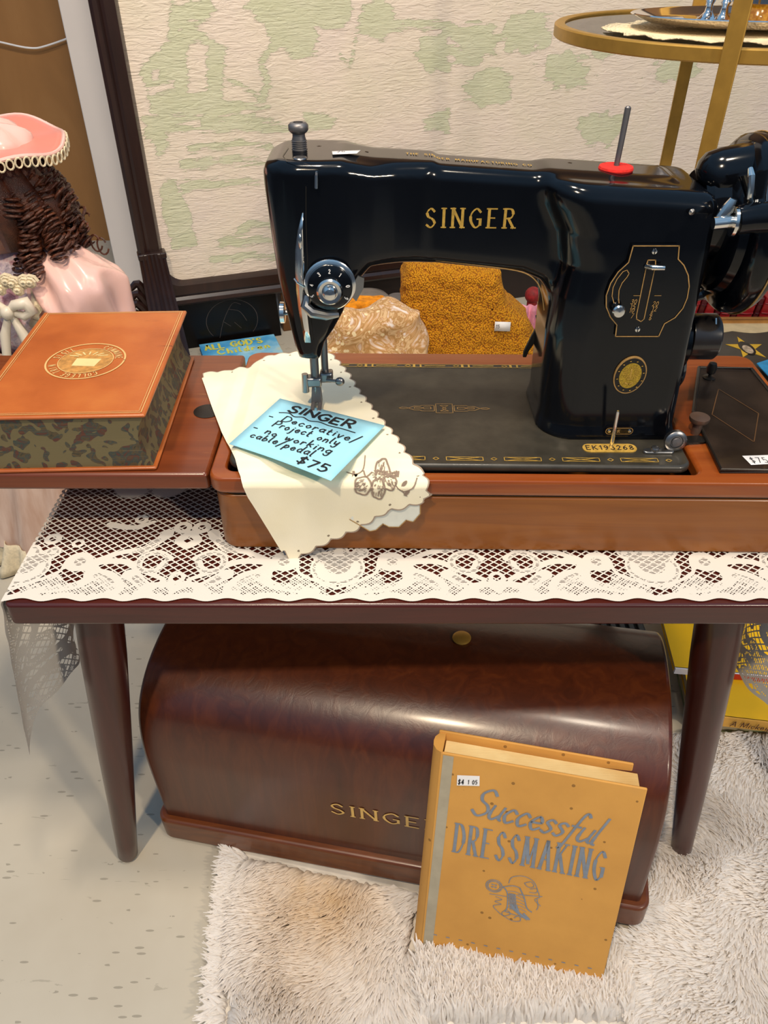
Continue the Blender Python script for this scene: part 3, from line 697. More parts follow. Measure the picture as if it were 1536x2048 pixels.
mb = MB(); text(mb, 'EK193268', lambda u, v: (q.x - .0195 + u, q.y - .003 + v, ZBED + .0009), 0, 0, .0062, .0008, .7, .25, fit=.039); mb.build('serial_number', M['ink'], sp_, fixn=False)
# cloth guide in front and the slim pin
mb = MB(); q = PZ(1318, 905, ZBED)
mb.prism(rrect(q.x - .0135, q.x + .012, q.y - .003, q.y + .0035, .003), lambda x, y: (x, y, ZBED), lambda x, y: (x, y, ZBED + .0022)); mb.build('bed_slide', M['steel'], mach, bevel=.0005)
MB().lathe([(.0001, 0), (.0035, 0), (.0035, .002), (.003, .003), (.0001, .0034)], (q.x - .004, q.y, ZBED + .0022), n=20).build('slide_screw', M['steel'], mach)
bw = MB().lathe([(.0001, 0), (.0085, 0), (.009, .001), (.009, .005), (.0075, .0062), (.0055, .0064), (.005, .0055), (.0001, .0055)], (.2405, .5405, ZBED + .009), (0, -1, .12), 32).build('bobbin_tension', M['steel'], mach)
MB().lathe([(.0001, 0), (.004, 0), (.0036, .0012), (.0001, .0016)], (.2405, .5345, ZBED + .0096), (0, -1, .12), 20).build('tension_screw', M['oldsteel'], bw)
a, b = PZ(1222, 895, ZBED), PY(1236, 822, .5335)
MB().tube([a, Vector(a).lerp(b, .95), b], [.0017, .0016, .0009], 12).build('bobbin_pin', M['chrome'], mach)
# spool pin with its red felt
q = PZ(1232, 335, topz(.167, .597) + .001); zq = topz(q.x, q.y)
MB().lathe([(.0001, 0), (.0125, 0), (.0128, .0012), (.0122, .0026), (.0001, .003)], (q.x, q.y, zq - .0004), n=40).build('felt_pad', M['red_felt'], mach)
MB().tube([(q.x, q.y, zq), (q.x + .0012, q.y + .002, zq + .018), (q.x + .002, q.y + .003, zq + .0405), (q.x + .002, q.y + .003, zq + .0415)], [.002, .0021, .0023, .0012], 14).build('spool_pin', M['oldsteel'], mach)
# presser regulator screw on the head
kx, ky = -.0618, .608; zk = topz(-.0618, .608)
prof = [(.0001, 0), (.0058, 0)]
for k in range(5): prof += [(.0058, .0008 + k * .0014), (.0051, .0013 + k * .0014), (.0051, .0017 + k * .0014)]
prof += [(.0046, .009), (.0046, .011), (.0062, .0122), (.0072, .0135), (.0072, .0168), (.0058, .0182), (.0036, .0185), (.0036, .0165), (.0001, .0165)]
MB().lathe(prof, (kx, ky, zk - .0005), n=36).build('pressure_screw', M['oldsteel'], mach, angle=50)
q = PZ(600, 316, zk); MB().lathe([(.0001, 0), (.0052, 0), (.0046, .001), (.0001, .0014)], (q.x, q.y, zk - .0004), n=24).build('cap_screw', M['steel'], mach)
# top cover line and oil holes
mb = MB(); ln = lambda x, y: (x, y, topz(x, y) + .0003)
ribbon(mb, [tuple(PZ(*p, zk))[:2] for p in ((577, 296), (566, 312), (574, 322), (610, 328), (640, 326))], .0005, ln); mb.build('cap_line', M['dk'], mach)
for px, py in ((638, 292), (732, 311), (1138, 331)):
    q = PZ(px, py, ztop(PZ(px, py, .69).x)); MB().lathe([(.0001, 0), (.0021, 0), (.0001, .0003)], (q.x, q.y, topz(q.x, q.y)), n=14).build('oil_hole', M['dk'], mach)
mb = MB(); q = PZ(1313, 340, ztop(.2)); mb.tube([(q.x + .006 * math.cos(a), q.y + .005 * math.sin(a), ztop(q.x) + .0001) for a in [k * math.pi / 12 for k in range(24)]], .0005, 6, closed=True); mb.build('oil_ring', M['dark_metal'], mach)
q = PZ(690, 306, topz(-.03, .61)); zs = topz(-.03, .61) + .0005
zs = max(topz(q.x + a * .001, q.y + b * .001) for a in range(-9, 12, 2) for b in range(-5, 7, 2)) + .0004
st = MB().add([(q.x - .0085, q.y - .006, zs), (q.x + .0085, q.y - .003, zs), (q.x + .011, q.y + .006, zs), (q.x - .0095, q.y + .003, zs)], [(0, 1, 2, 3)]).build('price_sticker', M['white'], mach, fixn=False, solid=.0003); st['label'] = 'white price sticker on top of the machine head'
mb = MB(); text(mb, '75', lambda u, v: (q.x - .006 + u, q.y - .003 + v + u * .2, zs + .0005), 0, 0, .005, .0005); mb.build('price', M['ink_faint'], st, fixn=False)
# chrome face-plate edge and thread guides on the head front
mb = MB()
for px, py, w in ((606, 425, 1), (601, 460, 5), (599, 500, 8), (600, 540, 9), (602, 580, 9), (606, 620, 8), (611, 655, 7), (616, 684, 6)):
    a, b = on_front(px - w, py, .0006), on_front(px + w, py, .0009); mb.v += [tuple(a), tuple(b)]
mb.f += [(2 * i, 2 * i + 1, 2 * i + 3, 2 * i + 2) for i in range(7)]
mb.build('face_plate_edge', M['chrome'], mach, solid=.0008)
mb = MB(); cl_ = [on_front(px, py, .0003) for px, py in ((612, 332), (612, 380), (612, 440), (614, 500), (617, 560), (620, 620), (626, 680))]
mb.tube(cl_, .0004, 6); mb.build('face_plate_seam', M['dark_metal'], mach)
q = on_front(634, 364, .001); MB().tube([(q.x, q.y + .002, q.z + .006), (q.x, q.y - .002, q.z + .005), (q.x - .0005, q.y - .0025, q.z - .003), (q.x - .001, q.y + .002, q.z - .004)], .0011, 8).build('thread_guide', M['chrome'], mach)
q = on_front(601, 482, .0015); MB().ball(q, .0026, 12, (.6, .6, 2.2)).build('take_up_guide', M['chrome'], mach)
q = PY(573, 625, .600); ts = MB().lathe([(.0001, 0), (.003, 0), (.0085, .0005), (.0087, .0038), (.0001, .0042)], (q.x - .001, q.y, q.z), (-1, 0, 0), 26).build('thumb_screw', M['chrome'], mach)
MB().tube([(q.x - .001, q.y, q.z), (q.x + .012, q.y, q.z)], .0022, 10).build('thumb_screw_shaft', M['steel'], mach)
# tension assembly
q = PY(661, 592, .552); ax = Vector((.05, -1, .02)).normalized(); o0 = Vector((q.x - .001, .5665, q.z + .004))
tn = MB().lathe([(.0001, 0), (.0175, 0), (.0195, .0015), (.0195, .004), (.018, .005), (.0001, .005)], o0, ax, 40).build('tension_dial', M['chrome'], mach)
MB().lathe([(.0001, .005), (.0166, .005), (.0172, .0065), (.0168, .010), (.0125, .0125), (.0001, .0125)], o0, ax, 40).build('numbered_ring', M['black'], tn)
MB().lathe([(.0001, .0122), (.0095, .0122), (.0098, .018), (.0085, .0195), (.006, .0192), (.0055, .021), (.004, .0235), (.0001, .0245)], o0, ax, 32).build('tension_nut', M['chrome'], tn)
mb = MB()
for s, a in (('3', 122), ('2', 88), ('1', 52), ('0', 10), ('4', 165), ('5', 200), ('9', -30)):
    c0 = o0 + ax * .0117 + Vector((math.cos(R(a)) * .0137, -.0009, math.sin(R(a)) * .0137)); b = R(a - 90)
    text(mb, s, lambda u, v, c0=c0, b=b: (c0.x + (u - .0008) * math.cos(b) - (v - .0014) * math.sin(b), c0.y - .0003, c0.z + (u - .0008) * math.sin(b) + (v - .0014) * math.cos(b)), 0, 0, .0030, .00055, .8)
mb.build('dial_numbers', M['white'], tn, fixn=False)
mb = MB().tube([o0 + Vector((-.017, -.004, -.008)), o0 + Vector((-.019, -.006, -.015)), o0 + Vector((-.014, -.008, -.020)), o0 + Vector((-.003, -.008, -.0225)), o0 + Vector((.006, -.006, -.0225))], [.003, .0042, .0042, .0036, .002], 10)
mb.build('thread_cradle', M['steel'], tn)
MB().prism([(-.003, -.006), (.004, -.012), (.011, -.002), (.012, .006), (.006, .008)], lambda x, z: (o0.x + .0165 + x * .8, o0.y - .001, o0.z - .001 + z), lambda x, z: (o0.x + .0165 + x * .8, o0.y - .003, o0.z - .001 + z)).build('check_spring_plate', M['steel'], tn)
MB().tube([o0 + Vector((-.019, -.006, .0)), o0 + Vector((-.024, -.008, .004)), o0 + Vector((-.026, -.006, .006))], .0008, 8).build('check_spring', M['chrome'], tn)
# needle bar, clamp, presser foot
nx, ny = -.0608, .609
MB().tube([(nx, ny, .560), (nx, ny, .537), (nx, ny, .5369), (nx, ny, .508)], [.0052, .0052, .0038, .0038], 16).build('needle_bar', M['oldsteel'], mach)
MB().tube([(nx + .0085, ny + .006, .560), (nx + .0085, ny + .006, .506)], .0032, 14).build('presser_bar', M['oldsteel'], mach)
MB().tube([(nx - .010, ny, .553), (nx - .0085, ny - .004, .543), (nx - .006, ny - .005, .5355), (nx, ny - .0055, .5335)], [.004, .004, .0015, .0012], 10).build('face_plate_foot', M['chrome'], mach)
mb = MB().box((nx - .0075, ny - .0065, .5045), (nx + .006, ny + .004, .5135)); mb.box((nx + .004, ny - .001, .506), (nx + .0155, ny + .010, .5155)); mb.build('needle_clamp', M['steel'], mach, bevel=.0018, seg=2)
MB().tube([(nx - .0085, ny - .004, .517), (nx - .0085, ny - .005, .500)], [.0028, .0032], 12).build('clamp_wing', M['steel'], mach)
mb = MB().tube([(nx + .010, ny - .004, .511), (nx + .0185, ny - .005, .5105)], .0015, 10); mb.ball((nx + .022, ny - .0055, .5103), .0042, 16, (1, .7, 1)); mb.build('clamp_screw', M['steel'], mach)
mb = MB().hexa([(nx - .0045, ny - .005, .4885), (nx + .0055, ny - .005, .4885), (nx + .0055, ny + .002, .4885), (nx - .0045, ny + .002, .4885)], [(nx - .003, ny - .003, .505), (nx + .0045, ny - .003, .505), (nx + .0045, ny + .003, .505), (nx - .003, ny + .003, .505)])
for s in (-1, 1): mb.box((nx + .0005 + s * .003 - .0019, ny - .019, .4868), (nx + .0005 + s * .003 + .0019, ny + .003, .4892))
mb.build('presser_foot', M['oldsteel'], mach, bevel=.0007)
MB().tube([(nx, ny - .003, .508), (nx, ny - .0035, .4872)], [.0011, .0004], 8).build('needle', M['chrome'], mach)
# gold pinstripe round the harp opening
mb = MB(); hp = [PY(*p, .5888) for p in ((697, 590), (703, 563), (720, 540), (742, 524), (775, 515), (830, 516), (930, 527), (1010, 537), (1050, 546), (1072, 562), (1083, 585), (1088, 620))]
mb.tube([(p.x, p.y - .0005, p.z) for p in catmull(hp, 4)], .0005, 6); mb.build('pinstripe', M['gold_line'], mach)
# hand wheel, arm end, motor drive and bobbin winder at the right
MB().lathe([(.0001, 0), (.030, 0), (.034, .004), (.036, .020), (.036, .046), (.031, .052), (.0001, .052)], (.2345, .606, .6545), (1, 0, -.02), 40).build('arm_end_cap', M['black'], mach)
hw = MB().lathe([(.0001, -.006), (.042, -.006), (.048, -.002), (.050, .004), (.060, .007), (.0645, .012), (.0655, .020), (.063, .026), (.050, .028), (.046, .024), (.0001, .024)], (.257, .604, .6445), (1, 0, 0), 56).build('hand_wheel', M['black'], mach)
MB().tube([(.2775, .604 + .0658 * math.sin(a), .6445 + .0658 * math.cos(a)) for a in [k * math.pi / 32 for k in range(64)]], .0006, 6, closed=True).build('wheel_gold_line', M['gold_line'], hw)
mb = MB(); c = Vector((.272, .575, .676))
gd = [PY(x, y, .60) for x, y in ((1398, 366), (1401, 364), (1408, 361), (1420, 357), (1440, 352), (1500, 342), (1570, 332))]
mb.tube(gd, [.004, .010, .015, .0185, .0195, .020, .020], 24); mb.build('belt_guard', M['black'], mach)
mb = MB(); g2 = PZ(1500, 303, .709); gc_ = PY(1500, 342, .60); gm = lambda u, v: (gc_.x + u, gc_.y - .004 + v, gc_.z + .0205 + u * .05 - ((v - .004) ** 2) / .04)
ribbon(mb, [(-.012, .006), (-.002, .009), (.006, .005), (-.002, 0), (.010, -.002), (.015, .003)], .0006, gm); ribbon(mb, [(-.010, .009), (0, .004), (-.004, 0)], .0005, gm); mb.build('guard_decal', M['gold'], mach, fixn=False)
bw = MB().tube([PY(1474, 440, .535), PY(1500, 436, .535), PY(1570, 432, .535)], [.0095, .010, .0105], 20).build('bobbin_winder', M['black'], mach)
mb = MB().tube([PY(1426, 447, .535), PY(1464, 443, .535)], .0042, 16); mb.lathe([(.0001, 0), (.0095, 0), (.0098, .002), (.0075, .0045), (.0001, .005)], PY(1464, 443, .535), (1, -.1, 0), 24); mb.build('winder_spindle', M['chrome'], bw)
q = PY(1452, 420, .54); MB().tube([q + Vector((-.004, 0, -.009)), q + Vector((.001, -.001, .001)), q + Vector((.003, -.001, .0075))], [.0035, .0045, .0026], 10).build('winder_latch', M['chrome'], bw)
MB().tube([PY(1501, 337, .545), PY(1503, 352, .54), PY(1502, 375, .538), PY(1499, 395, .538), PY(1504, 410, .54)], [.0016, .0024, .0022, .0022, .0014], 10).build('winder_lever', M['chrome'], bw)
MB().tube([PY(1508, 345, .55), PY(1512, 400, .545), PY(1510, 430, .54)], [.010, .006, .009], 14).build('winder_arm', M['black'], bw)
MB().tube([PY(1531, 350, .55), PY(1530, 410, .548), PY(1540, 425, .548)], .0018, 8).build('winder_wire', M['chrome'], bw)
q = PZ(1403, 343, .6765); MB().lathe([(.0001, 0), (.004, 0), (.0034, .0016), (.0001, .002)], (q.x, q.y, ztop(q.x) - .0006), n=20).build('end_screw', M['steel'], mach)
q = PY(1384, 424, .556); MB().lathe([(.0001, 0), (.0022, 0), (.0001, .0015)], q, (0, -1, 0), 14).build('side_screw', M['steel'], mach)
# terminal block on the pillar's right side, with its dark drive housing
mb = MB().lathe([(.0001, 0), (.024, 0), (.026, .004), (.026, .014), (.020, .018), (.0001, .018)], (.2405, .611, .5480), (1, 0, 0), 32); mb.lathe([(.0001, 0), (.020, 0), (.021, .02), (.016, .024), (.0001, .024)], (.236, .612, .520), (1, 0, 0), 26); mb.build('drive_housing', M['black'], mach)
tb = MB().lathe([(.0001, 0), (.0188, 0), (.0192, .001), (.0192, .022), (.018, .0235), (.0001, .0235)], (.2565, .606, .5518), (1, 0, 0), 40).build('terminal_block', plain('bakelite', (.02, .017, .016, 1), .22, 0, .3), mach)
MB().tube([PY(1432, 636, .598), PY(1432, 660, .594)], .0009, 6).build('terminal_edge', M['chrome'], tb)
MB().tube([PY(1352, 600, .63), PY(1380, 596, .645), PY(1410, 588, .65), PY(1440, 582, .66)], .0045, 10).build('motor_cord', M['dk'], mach)
# gold hairline at the pillar's right edge
MB().tube([PY(1361, 615, .5585), PY(1350, 720, .5575), PY(1341, 800, .557), PY(1336, 868, .556)], .0004, 6).build('edge_line', M['oldsteel'], mach)
# hanging key on its string in the harp
hk = thing('hanging_key', PY(1078, 560, .634), 'dark metal key hanging on a pale string inside the machine opening', 'key')
MB().tube([PY(1077, 556, .634), PY(1079, 590, .632), PY(1077, 620, .631), PY(1078, 633, .63)], .0009, 6).build('string', plain('string', 'b8b09a', .9), hk)
MB().tube([PY(1074, 632, .63), PY(1080, 630, .63), PY(1083, 640, .63), PY(1076, 643, .63)], .0016, 8, closed=True).build('knot', plain('string_knot', 'a89c80', .9), hk)
kl = lambda x, z: (x, .628, z); kl2 = lambda x, z: (x, .6315, z)
kp = [tuple(PY(*p, .63))[0::2] for p in ((1072, 642), (1084, 640), (1084, 655), (1078, 670), (1056, 703), (1052, 713), (1045, 713), (1047, 702), (1062, 672), (1071, 656))]
MB().prism(kp, kl, kl2).build('shank', M['dark_metal'], hk, bevel=.0006)
# ================================================================== CLOTH AND NOTE
TOPZ = .4845
def cloth():
    yf = .5005; zr = .4765
    def unf(p):      # hanging part: unfold to y < yf
        return (p.x, yf - (zr - p.z))
    top_l = [(398, 735), (442, 859), (459, 895)]
    lefthang = [(478, 957), (498, 999), (540, 1060), (576, 1120)]
    hang = [(592, 1119), (640, 1097), (719, 1061), (778, 1025), (849, 1009), (862, 992)]
    right = [(865, 968), (852, 934), (823, 914), (804, 885), (787, 862), (762, 833), (742, 807), (716, 774), (703, 752), (677, 719), (657, 702), (612, 700), (546, 708), (498, 722)]
    poly = [tuple(PZ(*p, .480))[:2] for p in top_l] + [unf(PY(*p, .4985)) for p in lefthang + hang] + [tuple(PZ(*p, TOPZ))[:2] for p in right]
    us = np.arange(-.20, .055, .0016); vs = np.arange(.39, .735, .0016)
    U, V = np.meshgrid(us, vs)
    sd = sd_poly(U, V, poly)
    # scallops along the free (right and hanging) edges only
    bnd = [unf(PY(*p, .4985)) for p in [(576, 1120)] + hang] + [tuple(PZ(*p, TOPZ))[:2] for p in right] + [tuple(PZ(398, 735, .48))[:2]]
    arc = np.zeros(U.shape); best = np.full(U.shape, 1e9); acc = 0
    for a, b in zip(bnd, bnd[1:]):
        e = (b[0] - a[0], b[1] - a[1]); L = math.hypot(*e)
        tt = np.clip(((U - a[0]) * e[0] + (V - a[1]) * e[1]) / (L * L), 0, 1)
        d = np.hypot(U - a[0] - e[0] * tt, V - a[1] - e[1] * tt); m = d < best
        best = np.where(m, d, best); arc = np.where(m, acc + tt * L, arc); acc += L
    free = best < .012
    sc = np.where(free, .0026 - .0034 * np.abs(np.sin(arc / .0150 * math.pi)), 0)
    sde = sd + sc
    hole = np.hypot(((arc / .030) % 1 - .5) * .030, best - .007) - .0013
    def pos(u, v):
        nz = noise.noise((u * 28, v * 28, 3)) * .0012 + noise.noise((u * 9, v * 9, 8)) * .0014 + .0012
        onbed = max(0, min(1, (u + .134) / .012)) * max(0, min(1, (v - .512) / .008))
        low = .4740 + (.4768 - .4740) * max(0, min(1, (u + .156) / .012)); zt = low + (ZBED + .0012 - low) * onbed + nz
        if u > -.1285 and v < .515: zt = max(zt, .4765)
        gap = math.exp(-((u + .1415) / .006) ** 2) * .0; zt -= gap
        if v >= yf: return (u, v, zt)
        s = yf - v; r = .004
        if s < r * 1.57: a = s / r; return (u, yf - r * math.sin(a), zt - r + r * math.cos(a))
        return (u + .0, yf - r - .0005 + nz * .8 - .002 * math.sin(u * 60 + 1) * min(1, s / .05) - .0015, zt - (s - .57 * r))
    nu, nv = len(us), len(vs)
    P = np.array([pos(u, v) for v in vs for u in us]); off = np.array((-.06, .6, .4825))
    idx = np.arange(nu * nv).reshape(nv, nu)
    q = np.stack([idx[:-1, :-1], idx[:-1, 1:], idx[1:, 1:], idx[1:, :-1]], -1).reshape(-1, 4)
    e = sde.ravel(); keep = (e[q] < 0.0012).any(1)
    me = np_mesh('embroidered_cloth', P - off, q[keep])
    attr(me, 'sd', np.clip(sde, -.01, .01) * 1000); attr(me, 'hole', np.where(free, hole * 1000, 9)); attr(me, 'free', free * 1.0)
    t = NT('cream_linen'); v = t.coords()
    c0 = t.ramp(t.noise(v, 14, 3), [(.3, srgb('efe4c4')), (.7, srgb('f6eed6'))])
    stitch = t.math('MULTIPLY', t.math('GREATER_THAN', t.attr('sd'), -1.3), t.attr('free'))
    c1 = t.mix(stitch, c0, srgb('a3907e'))
    c2 = t.mix(t.math('LESS_THAN', t.attr('hole'), 0), c1, srgb('8d8069'))
    t.l(c2, t.b.inputs['Base Color']); t.set(Roughness=.9)
    t.bump(t.noise(t.coords((900, 900, 900)), 1, 2), .15, .0005)
    t.alpha(t.math('LESS_THAN', t.attr('sd'), 0.0))
    o = link('embroidered_cloth', me, t.m, angle=80); o.location = off
    tag(o, 'cream linen cloth with scalloped edge and embroidered flower draped over the machine bed', 'cloth')
    # embroidery
    def onp(px, py):
        p = PZ(px, py, TOPZ); return (p.x, p.y) if p.y > yf + .002 else unf(PY(px, py, .4975))
    def lift(u, v):
        a = pos(u, v); return (a[0], a[1] - (.0007 if v < yf else .0002), a[2] + (.0006 if v >= yf - .004 else 0))
    mb = MB(); K = lambda pts, w=.0009: ribbon(mb, [tuple(p) for p in catmull([Vector(onp(*p)) for p in pts], 5)], w, lift)
    cr = lambda x, y: (400 + x * .3255, 680 + y * .3255)
    K([cr(*p) for p in ((1015, 715), (1005, 760), (960, 790), (900, 778))]); K([cr(*p) for p in ((1005, 770), (1020, 805), (1055, 825))], .0012)
    for c in ((950, 800), (1255, 905), (1270, 950)):
        lens = [cr(c[0] + 22 * math.cos(a) * .8 - 9 * math.sin(a) * .6, c[1] - 22 * math.cos(a) * .6 - 9 * math.sin(a) * .8) for a in [k * math.pi / 6 for k in range(12)]]
        mb.add([lift(*onp(*p)) for p in lens], [tuple(range(12))])
    K([cr(*p) for p in ((1200, 912), (1250, 940), (1310, 920), (1335, 872))]); K([cr(1240, 935), cr(1270, 965)], .001)
    petals = []
    for cx, cy, rx, ry, rot in ((1122, 778, 46, 44, 0), (1184, 816, 36, 36, 40), (1166, 894, 40, 40, 100), (1096, 930, 40, 52, 170), (1002, 912, 50, 48, 230)):
        pt = []
        for k in range(16):
            a = k * math.pi / 8; e = 1 + .07 * math.cos(a * 5); pt.append((cx + rx * e * math.cos(a), cy + ry * e * math.sin(a)))
        petals.append((cx, cy, pt + [pt[0]]))
    for cx, cy, pt in petals:
        K([cr(*p) for p in pt], .0013)
        for k in range(30):
            a = random.random() * 6.28; r_ = 8 + 24 * random.random(); x, y = cx + r_ * math.cos(a), cy + r_ * math.sin(a)
            dx, dy = (x - 1105) * .12, (y - 850) * .12
            K([cr(x, y), cr(x + dx, y + dy)], .0006)
    for a in range(0, 360, 22):
        b = R(a); K([cr(1105 + 30 * math.cos(b), 845 + 34 * math.sin(b)), cr(1105 + 48 * math.cos(b), 845 + 54 * math.sin(b))], .0007)
    for k in range(9): x, y = 1080 + (k % 3) * 24, 815 + (k // 3) * 26; K([cr(x - 4, y), cr(x + 4, y)], .0014)
    mb.build('embroidery', plain('taupe_thread', '8f7b6b', .8), o, fixn=False)
    # under layer peeking out below the front edge
    mb = MB(); pts = [unf(PY(*p, .4992)) for p in ((700, 1040), (740, 1064), (752, 1062), (766, 1050), (778, 1056), (798, 1056), (812, 1042), (826, 1046), (840, 1030), (840, 1012), (846, 1000), (780, 1000), (720, 1020))]
    def lo(u, v): a = pos(u, v); return (a[0], yf - .0036 - .0008, a[2])
    mb.add([lo(*p) for p in pts], [tuple(range(len(pts)))]); mb.build('under_layer', plain('pale_linen', 'dfe0d4', .9), o, fixn=False)
    ribbon(mb2 := MB(), pts[:10], .0008, lambda u, v: (lo(u, v)[0], yf - .0049, lo(u, v)[2])); mb2.build('under_stitching', M['gold_line'], o, fixn=False)
cloth()
N4 = [PZ(560, 797, .4885), PZ(770, 851, .4885), PZ(662, 962, .4905), PZ(458, 888, .4885)]
def noteq(u, v, lift=0):     # u right, v down
    a = N4[0].lerp(N4[1], u); b = N4[3].lerp(N4[2], u); p = a.lerp(b, v)
    return (p.x, p.y, p.z + .0015 * math.sin(u * 3.1) * v + lift)
nm = MB().grid(13, 11, lambda u, v: noteq(u, v)).build('price_note', M['note'], solid=.00025)
nm_l = tag(nm, 'pale blue paper note with black handwriting lying on the cream cloth', 'note')
mb = MB(); hw_ = lambda u, v: noteq(u, 1 - v, .0005)
def hand(s, u, vb, h, fit, st=.013, dv=0.0, g=.2): text(mb, s, lambda a, b: hw_(a, b - dv * (a - u)), u, vb, h, st, .8, g, .06, jitter=.07, fit=fit)
hand('SINGER', .17, .80, .125, .60, .026); ribbon(mb, [tuple(p) for p in catmull([Vector(p) for p in ((.12, .735), (.2, .77), (.27, .735), (.34, .765), (.42, .735), (.5, .76), (.6, .745), (.72, .755), (.84, .75))], 5)], .013, hw_)
hand('- Decorative/', .07, .60, .110, .84, .013); hand('Project only', .18, .475, .110, .62, .013); hand('- no working', .05, .325, .110, .76, .013); hand('cable/pedal', .10, .205, .110, .60, .013); hand('$75', .64, .055, .105, .26, .018)
mb.build('handwriting', M['ink'], nm, fixn=False)

# ================================================================== OLD LEATHER BOOK ON THE LEAF
t = NT('tan_leather'); v = t.coords()
c0 = t.ramp(t.noise(v, 16, 5), [(.25, srgb('9a4a1c')), (.55, srgb('b4602a')), (.8, srgb('c27336'))])
sc = t.noise(t.coords((25, 180, 40), (0, 0, .3)), 1, 4); c1 = t.mix(t.ramp(sc, [(.68, (0, 0, 0, 1)), (.76, (1, 1, 1, 1))]), c0, srgb('6d2f10'))
t.l(c1, t.b.inputs['Base Color']); t.set(Roughness=.36, Coat_Weight=.2, Coat_Roughness=.25); t.bump(t.noise(v, 300, 3), .06, .001); M['leather'] = t.m
t = NT('marbled_edges'); v = t.coords((1, 1, 1)); nz = t.noise(v, 62, 5, .6, 2.5)
vo = t.n('ShaderNodeTexVoronoi', feature='SMOOTH_F1'); vo.inputs['Scale'].default_value = 120
mx = t.n('ShaderNodeMix', data_type='VECTOR'); wrp = t.n('ShaderNodeTexNoise'); wrp.inputs['Scale'].default_value = 30; t.l(v, wrp.inputs['Vector']); t.l(v, mx.inputs[4]); t.l(wrp.outputs['Color'], mx.inputs[5]); mx.inputs[0].default_value = .06
t.l(mx.outputs[1], vo.inputs['Vector'])
c0 = t.ramp(nz, [(.3, srgb('2a3028')), (.42, srgb('5b4a30')), (.5, srgb('36443f')), (.6, srgb('5e2f22')), (.7, srgb('4a4a38'))])
c1 = t.mix(t.math('GREATER_THAN', vo.outputs['Distance'], .42), c0, srgb('6f6444'))
ln = t.noise(t.coords((8, 8, 1400)), 1, 2); c2 = t.mix(t.ramp(ln, [(.55, (0, 0, 0, 1)), (.75, (.5, .5, .5, 1))]), c1, srgb('7c6a48'))
t.l(c2, t.b.inputs['Base Color']); t.set(Roughness=.55); M['marble'] = t.m
ob = thing('leather_book', (-.258, .62, .4722), 'thick tan leather-bound antique book with round gilt seal and marbled edges on the wooden leaf', 'book')
ca, sa = math.cos(R(2.2)), math.sin(R(2.2))
def bk(x, y): dx, dy = x, y; return (-.2595 + dx * ca - dy * sa, .6195 + dx * sa + dy * ca)
def bprism(mb, poly, z0, z1): return mb.prism(poly, lambda x, y: (*bk(x, y), z0), lambda x, y: (*bk(x, y), z1))
hw2, hl = .0685, .1005
bprism(MB(), rrect(-hw2 - .002, hw2, -hl, hl, .002), .4724, .4754).build('back_cover', M['leather'], ob, bevel=.0012)
bprism(MB(), rrect(-hw2 - .002, hw2, -hl, hl, .002), .5222, .5252).build('front_cover', M['leather'], ob, bevel=.0012)
mb = MB(); n = 9        # pages: concave fore-edge on the right
prof = [(hw2 - .003 - .0075 * math.sin(math.pi * k / (n - 1)), .4753 + .047 * k / (n - 1)) for k in range(n)]
sec = [(-hw2, .4753)] + prof + [(-hw2, .5223)]
sec = [(-hw2, .4753)] + prof + [(-hw2, .5223)]
m = len(sec); mb.add([(*bk(x, -hl + .003), z) for x, z in sec] + [(*bk(x, hl - .003), z) for x, z in sec], [tuple(range(m)), tuple(range(m, 2 * m))[::-1]] + [(k, m + k, m + (k + 1) % m, (k + 1) % m) for k in range(m)])
mb.build('pages', M['marble'], ob)
mb = MB(); sp2 = [(-hw2 + .001, .4726)] + [(-hw2 - .002 - .008 * math.sin(math.pi * k / 8), .4726 + .0524 * k / 8) for k in range(9)] + [(-hw2 + .001, .525)]
m = len(sp2); mb.add([(*bk(x, -hl), z) for x, z in sp2] + [(*bk(x, hl), z) for x, z in sp2], [tuple(range(m)), tuple(range(m, 2 * m))[::-1]] + [(k, m + k, m + (k + 1) % m, (k + 1) % m) for k in range(m)]); mb.build('spine', M['leather'], ob)
mb = MB(); bt = lambda x, y: (*bk(x, y), .5255)
M['gilt_tool'] = plain('gilt_tooling', 'e0b878', .45, .2, 0, .1)
for e, w in ((.0035, .0007), (.0055, .0004)):
    ribbon(mb, [(-hw2 + e - .001, -hl + e), (hw2 - e, -hl + e), (hw2 - e, hl - e), (-hw2 + e - .001, hl - e), (-hw2 + e - .001, -hl + e)], w, bt)
mb.build('gilt_border', M['gilt_tool'], ob, fixn=False)
# round seal
mb = MB(); sx, sy, sr = -.002, -.006, .0335
circ = lambda r_, n=64: [(sx + r_ * math.cos(2 * math.pi * k / n), sy + r_ * math.sin(2 * math.pi * k / n)) for k in range(n + 1)]
ribbon(mb, circ(sr), .0016, bt); ribbon(mb, circ(sr * .70), .0008, bt)
ang = 0
for s, a0 in (('COLLEGE', 300), ('TRIN', 225), ('SIGIL', 165), ('COMMUNE', 65)):
    for k, ch in enumerate(s):
        a = R(a0 - k * 9.5); text(mb, ch, lambda u, v, a=a: bt(sx + (sr * .75 + v) * math.cos(a) + (u - .0015) * math.sin(a), sy + (sr * .75 + v) * math.sin(a) - (u - .0015) * math.cos(a)), 0, 0, .0058, .0009, .6)
mb.build('gilt_seal', M['gilt_tool'], ob, fixn=False)
bt2 = lambda x, y: (*bk(x, y), .52535)
MB().add([bt2(*p) for p in circ(sr * .69)[:-1]], [tuple(range(64))]).build('seal_field', plain('seal_gold', 'c08a48', .5, .15, 0, .3, 220), ob, fixn=False)
mb = MB(); mb.add([bt(sx + a, sy + b) for a, b in ((-.010, -.009), (.010, -.011), (.013, .003), (-.009, .005))], [(0, 1, 2, 3)])
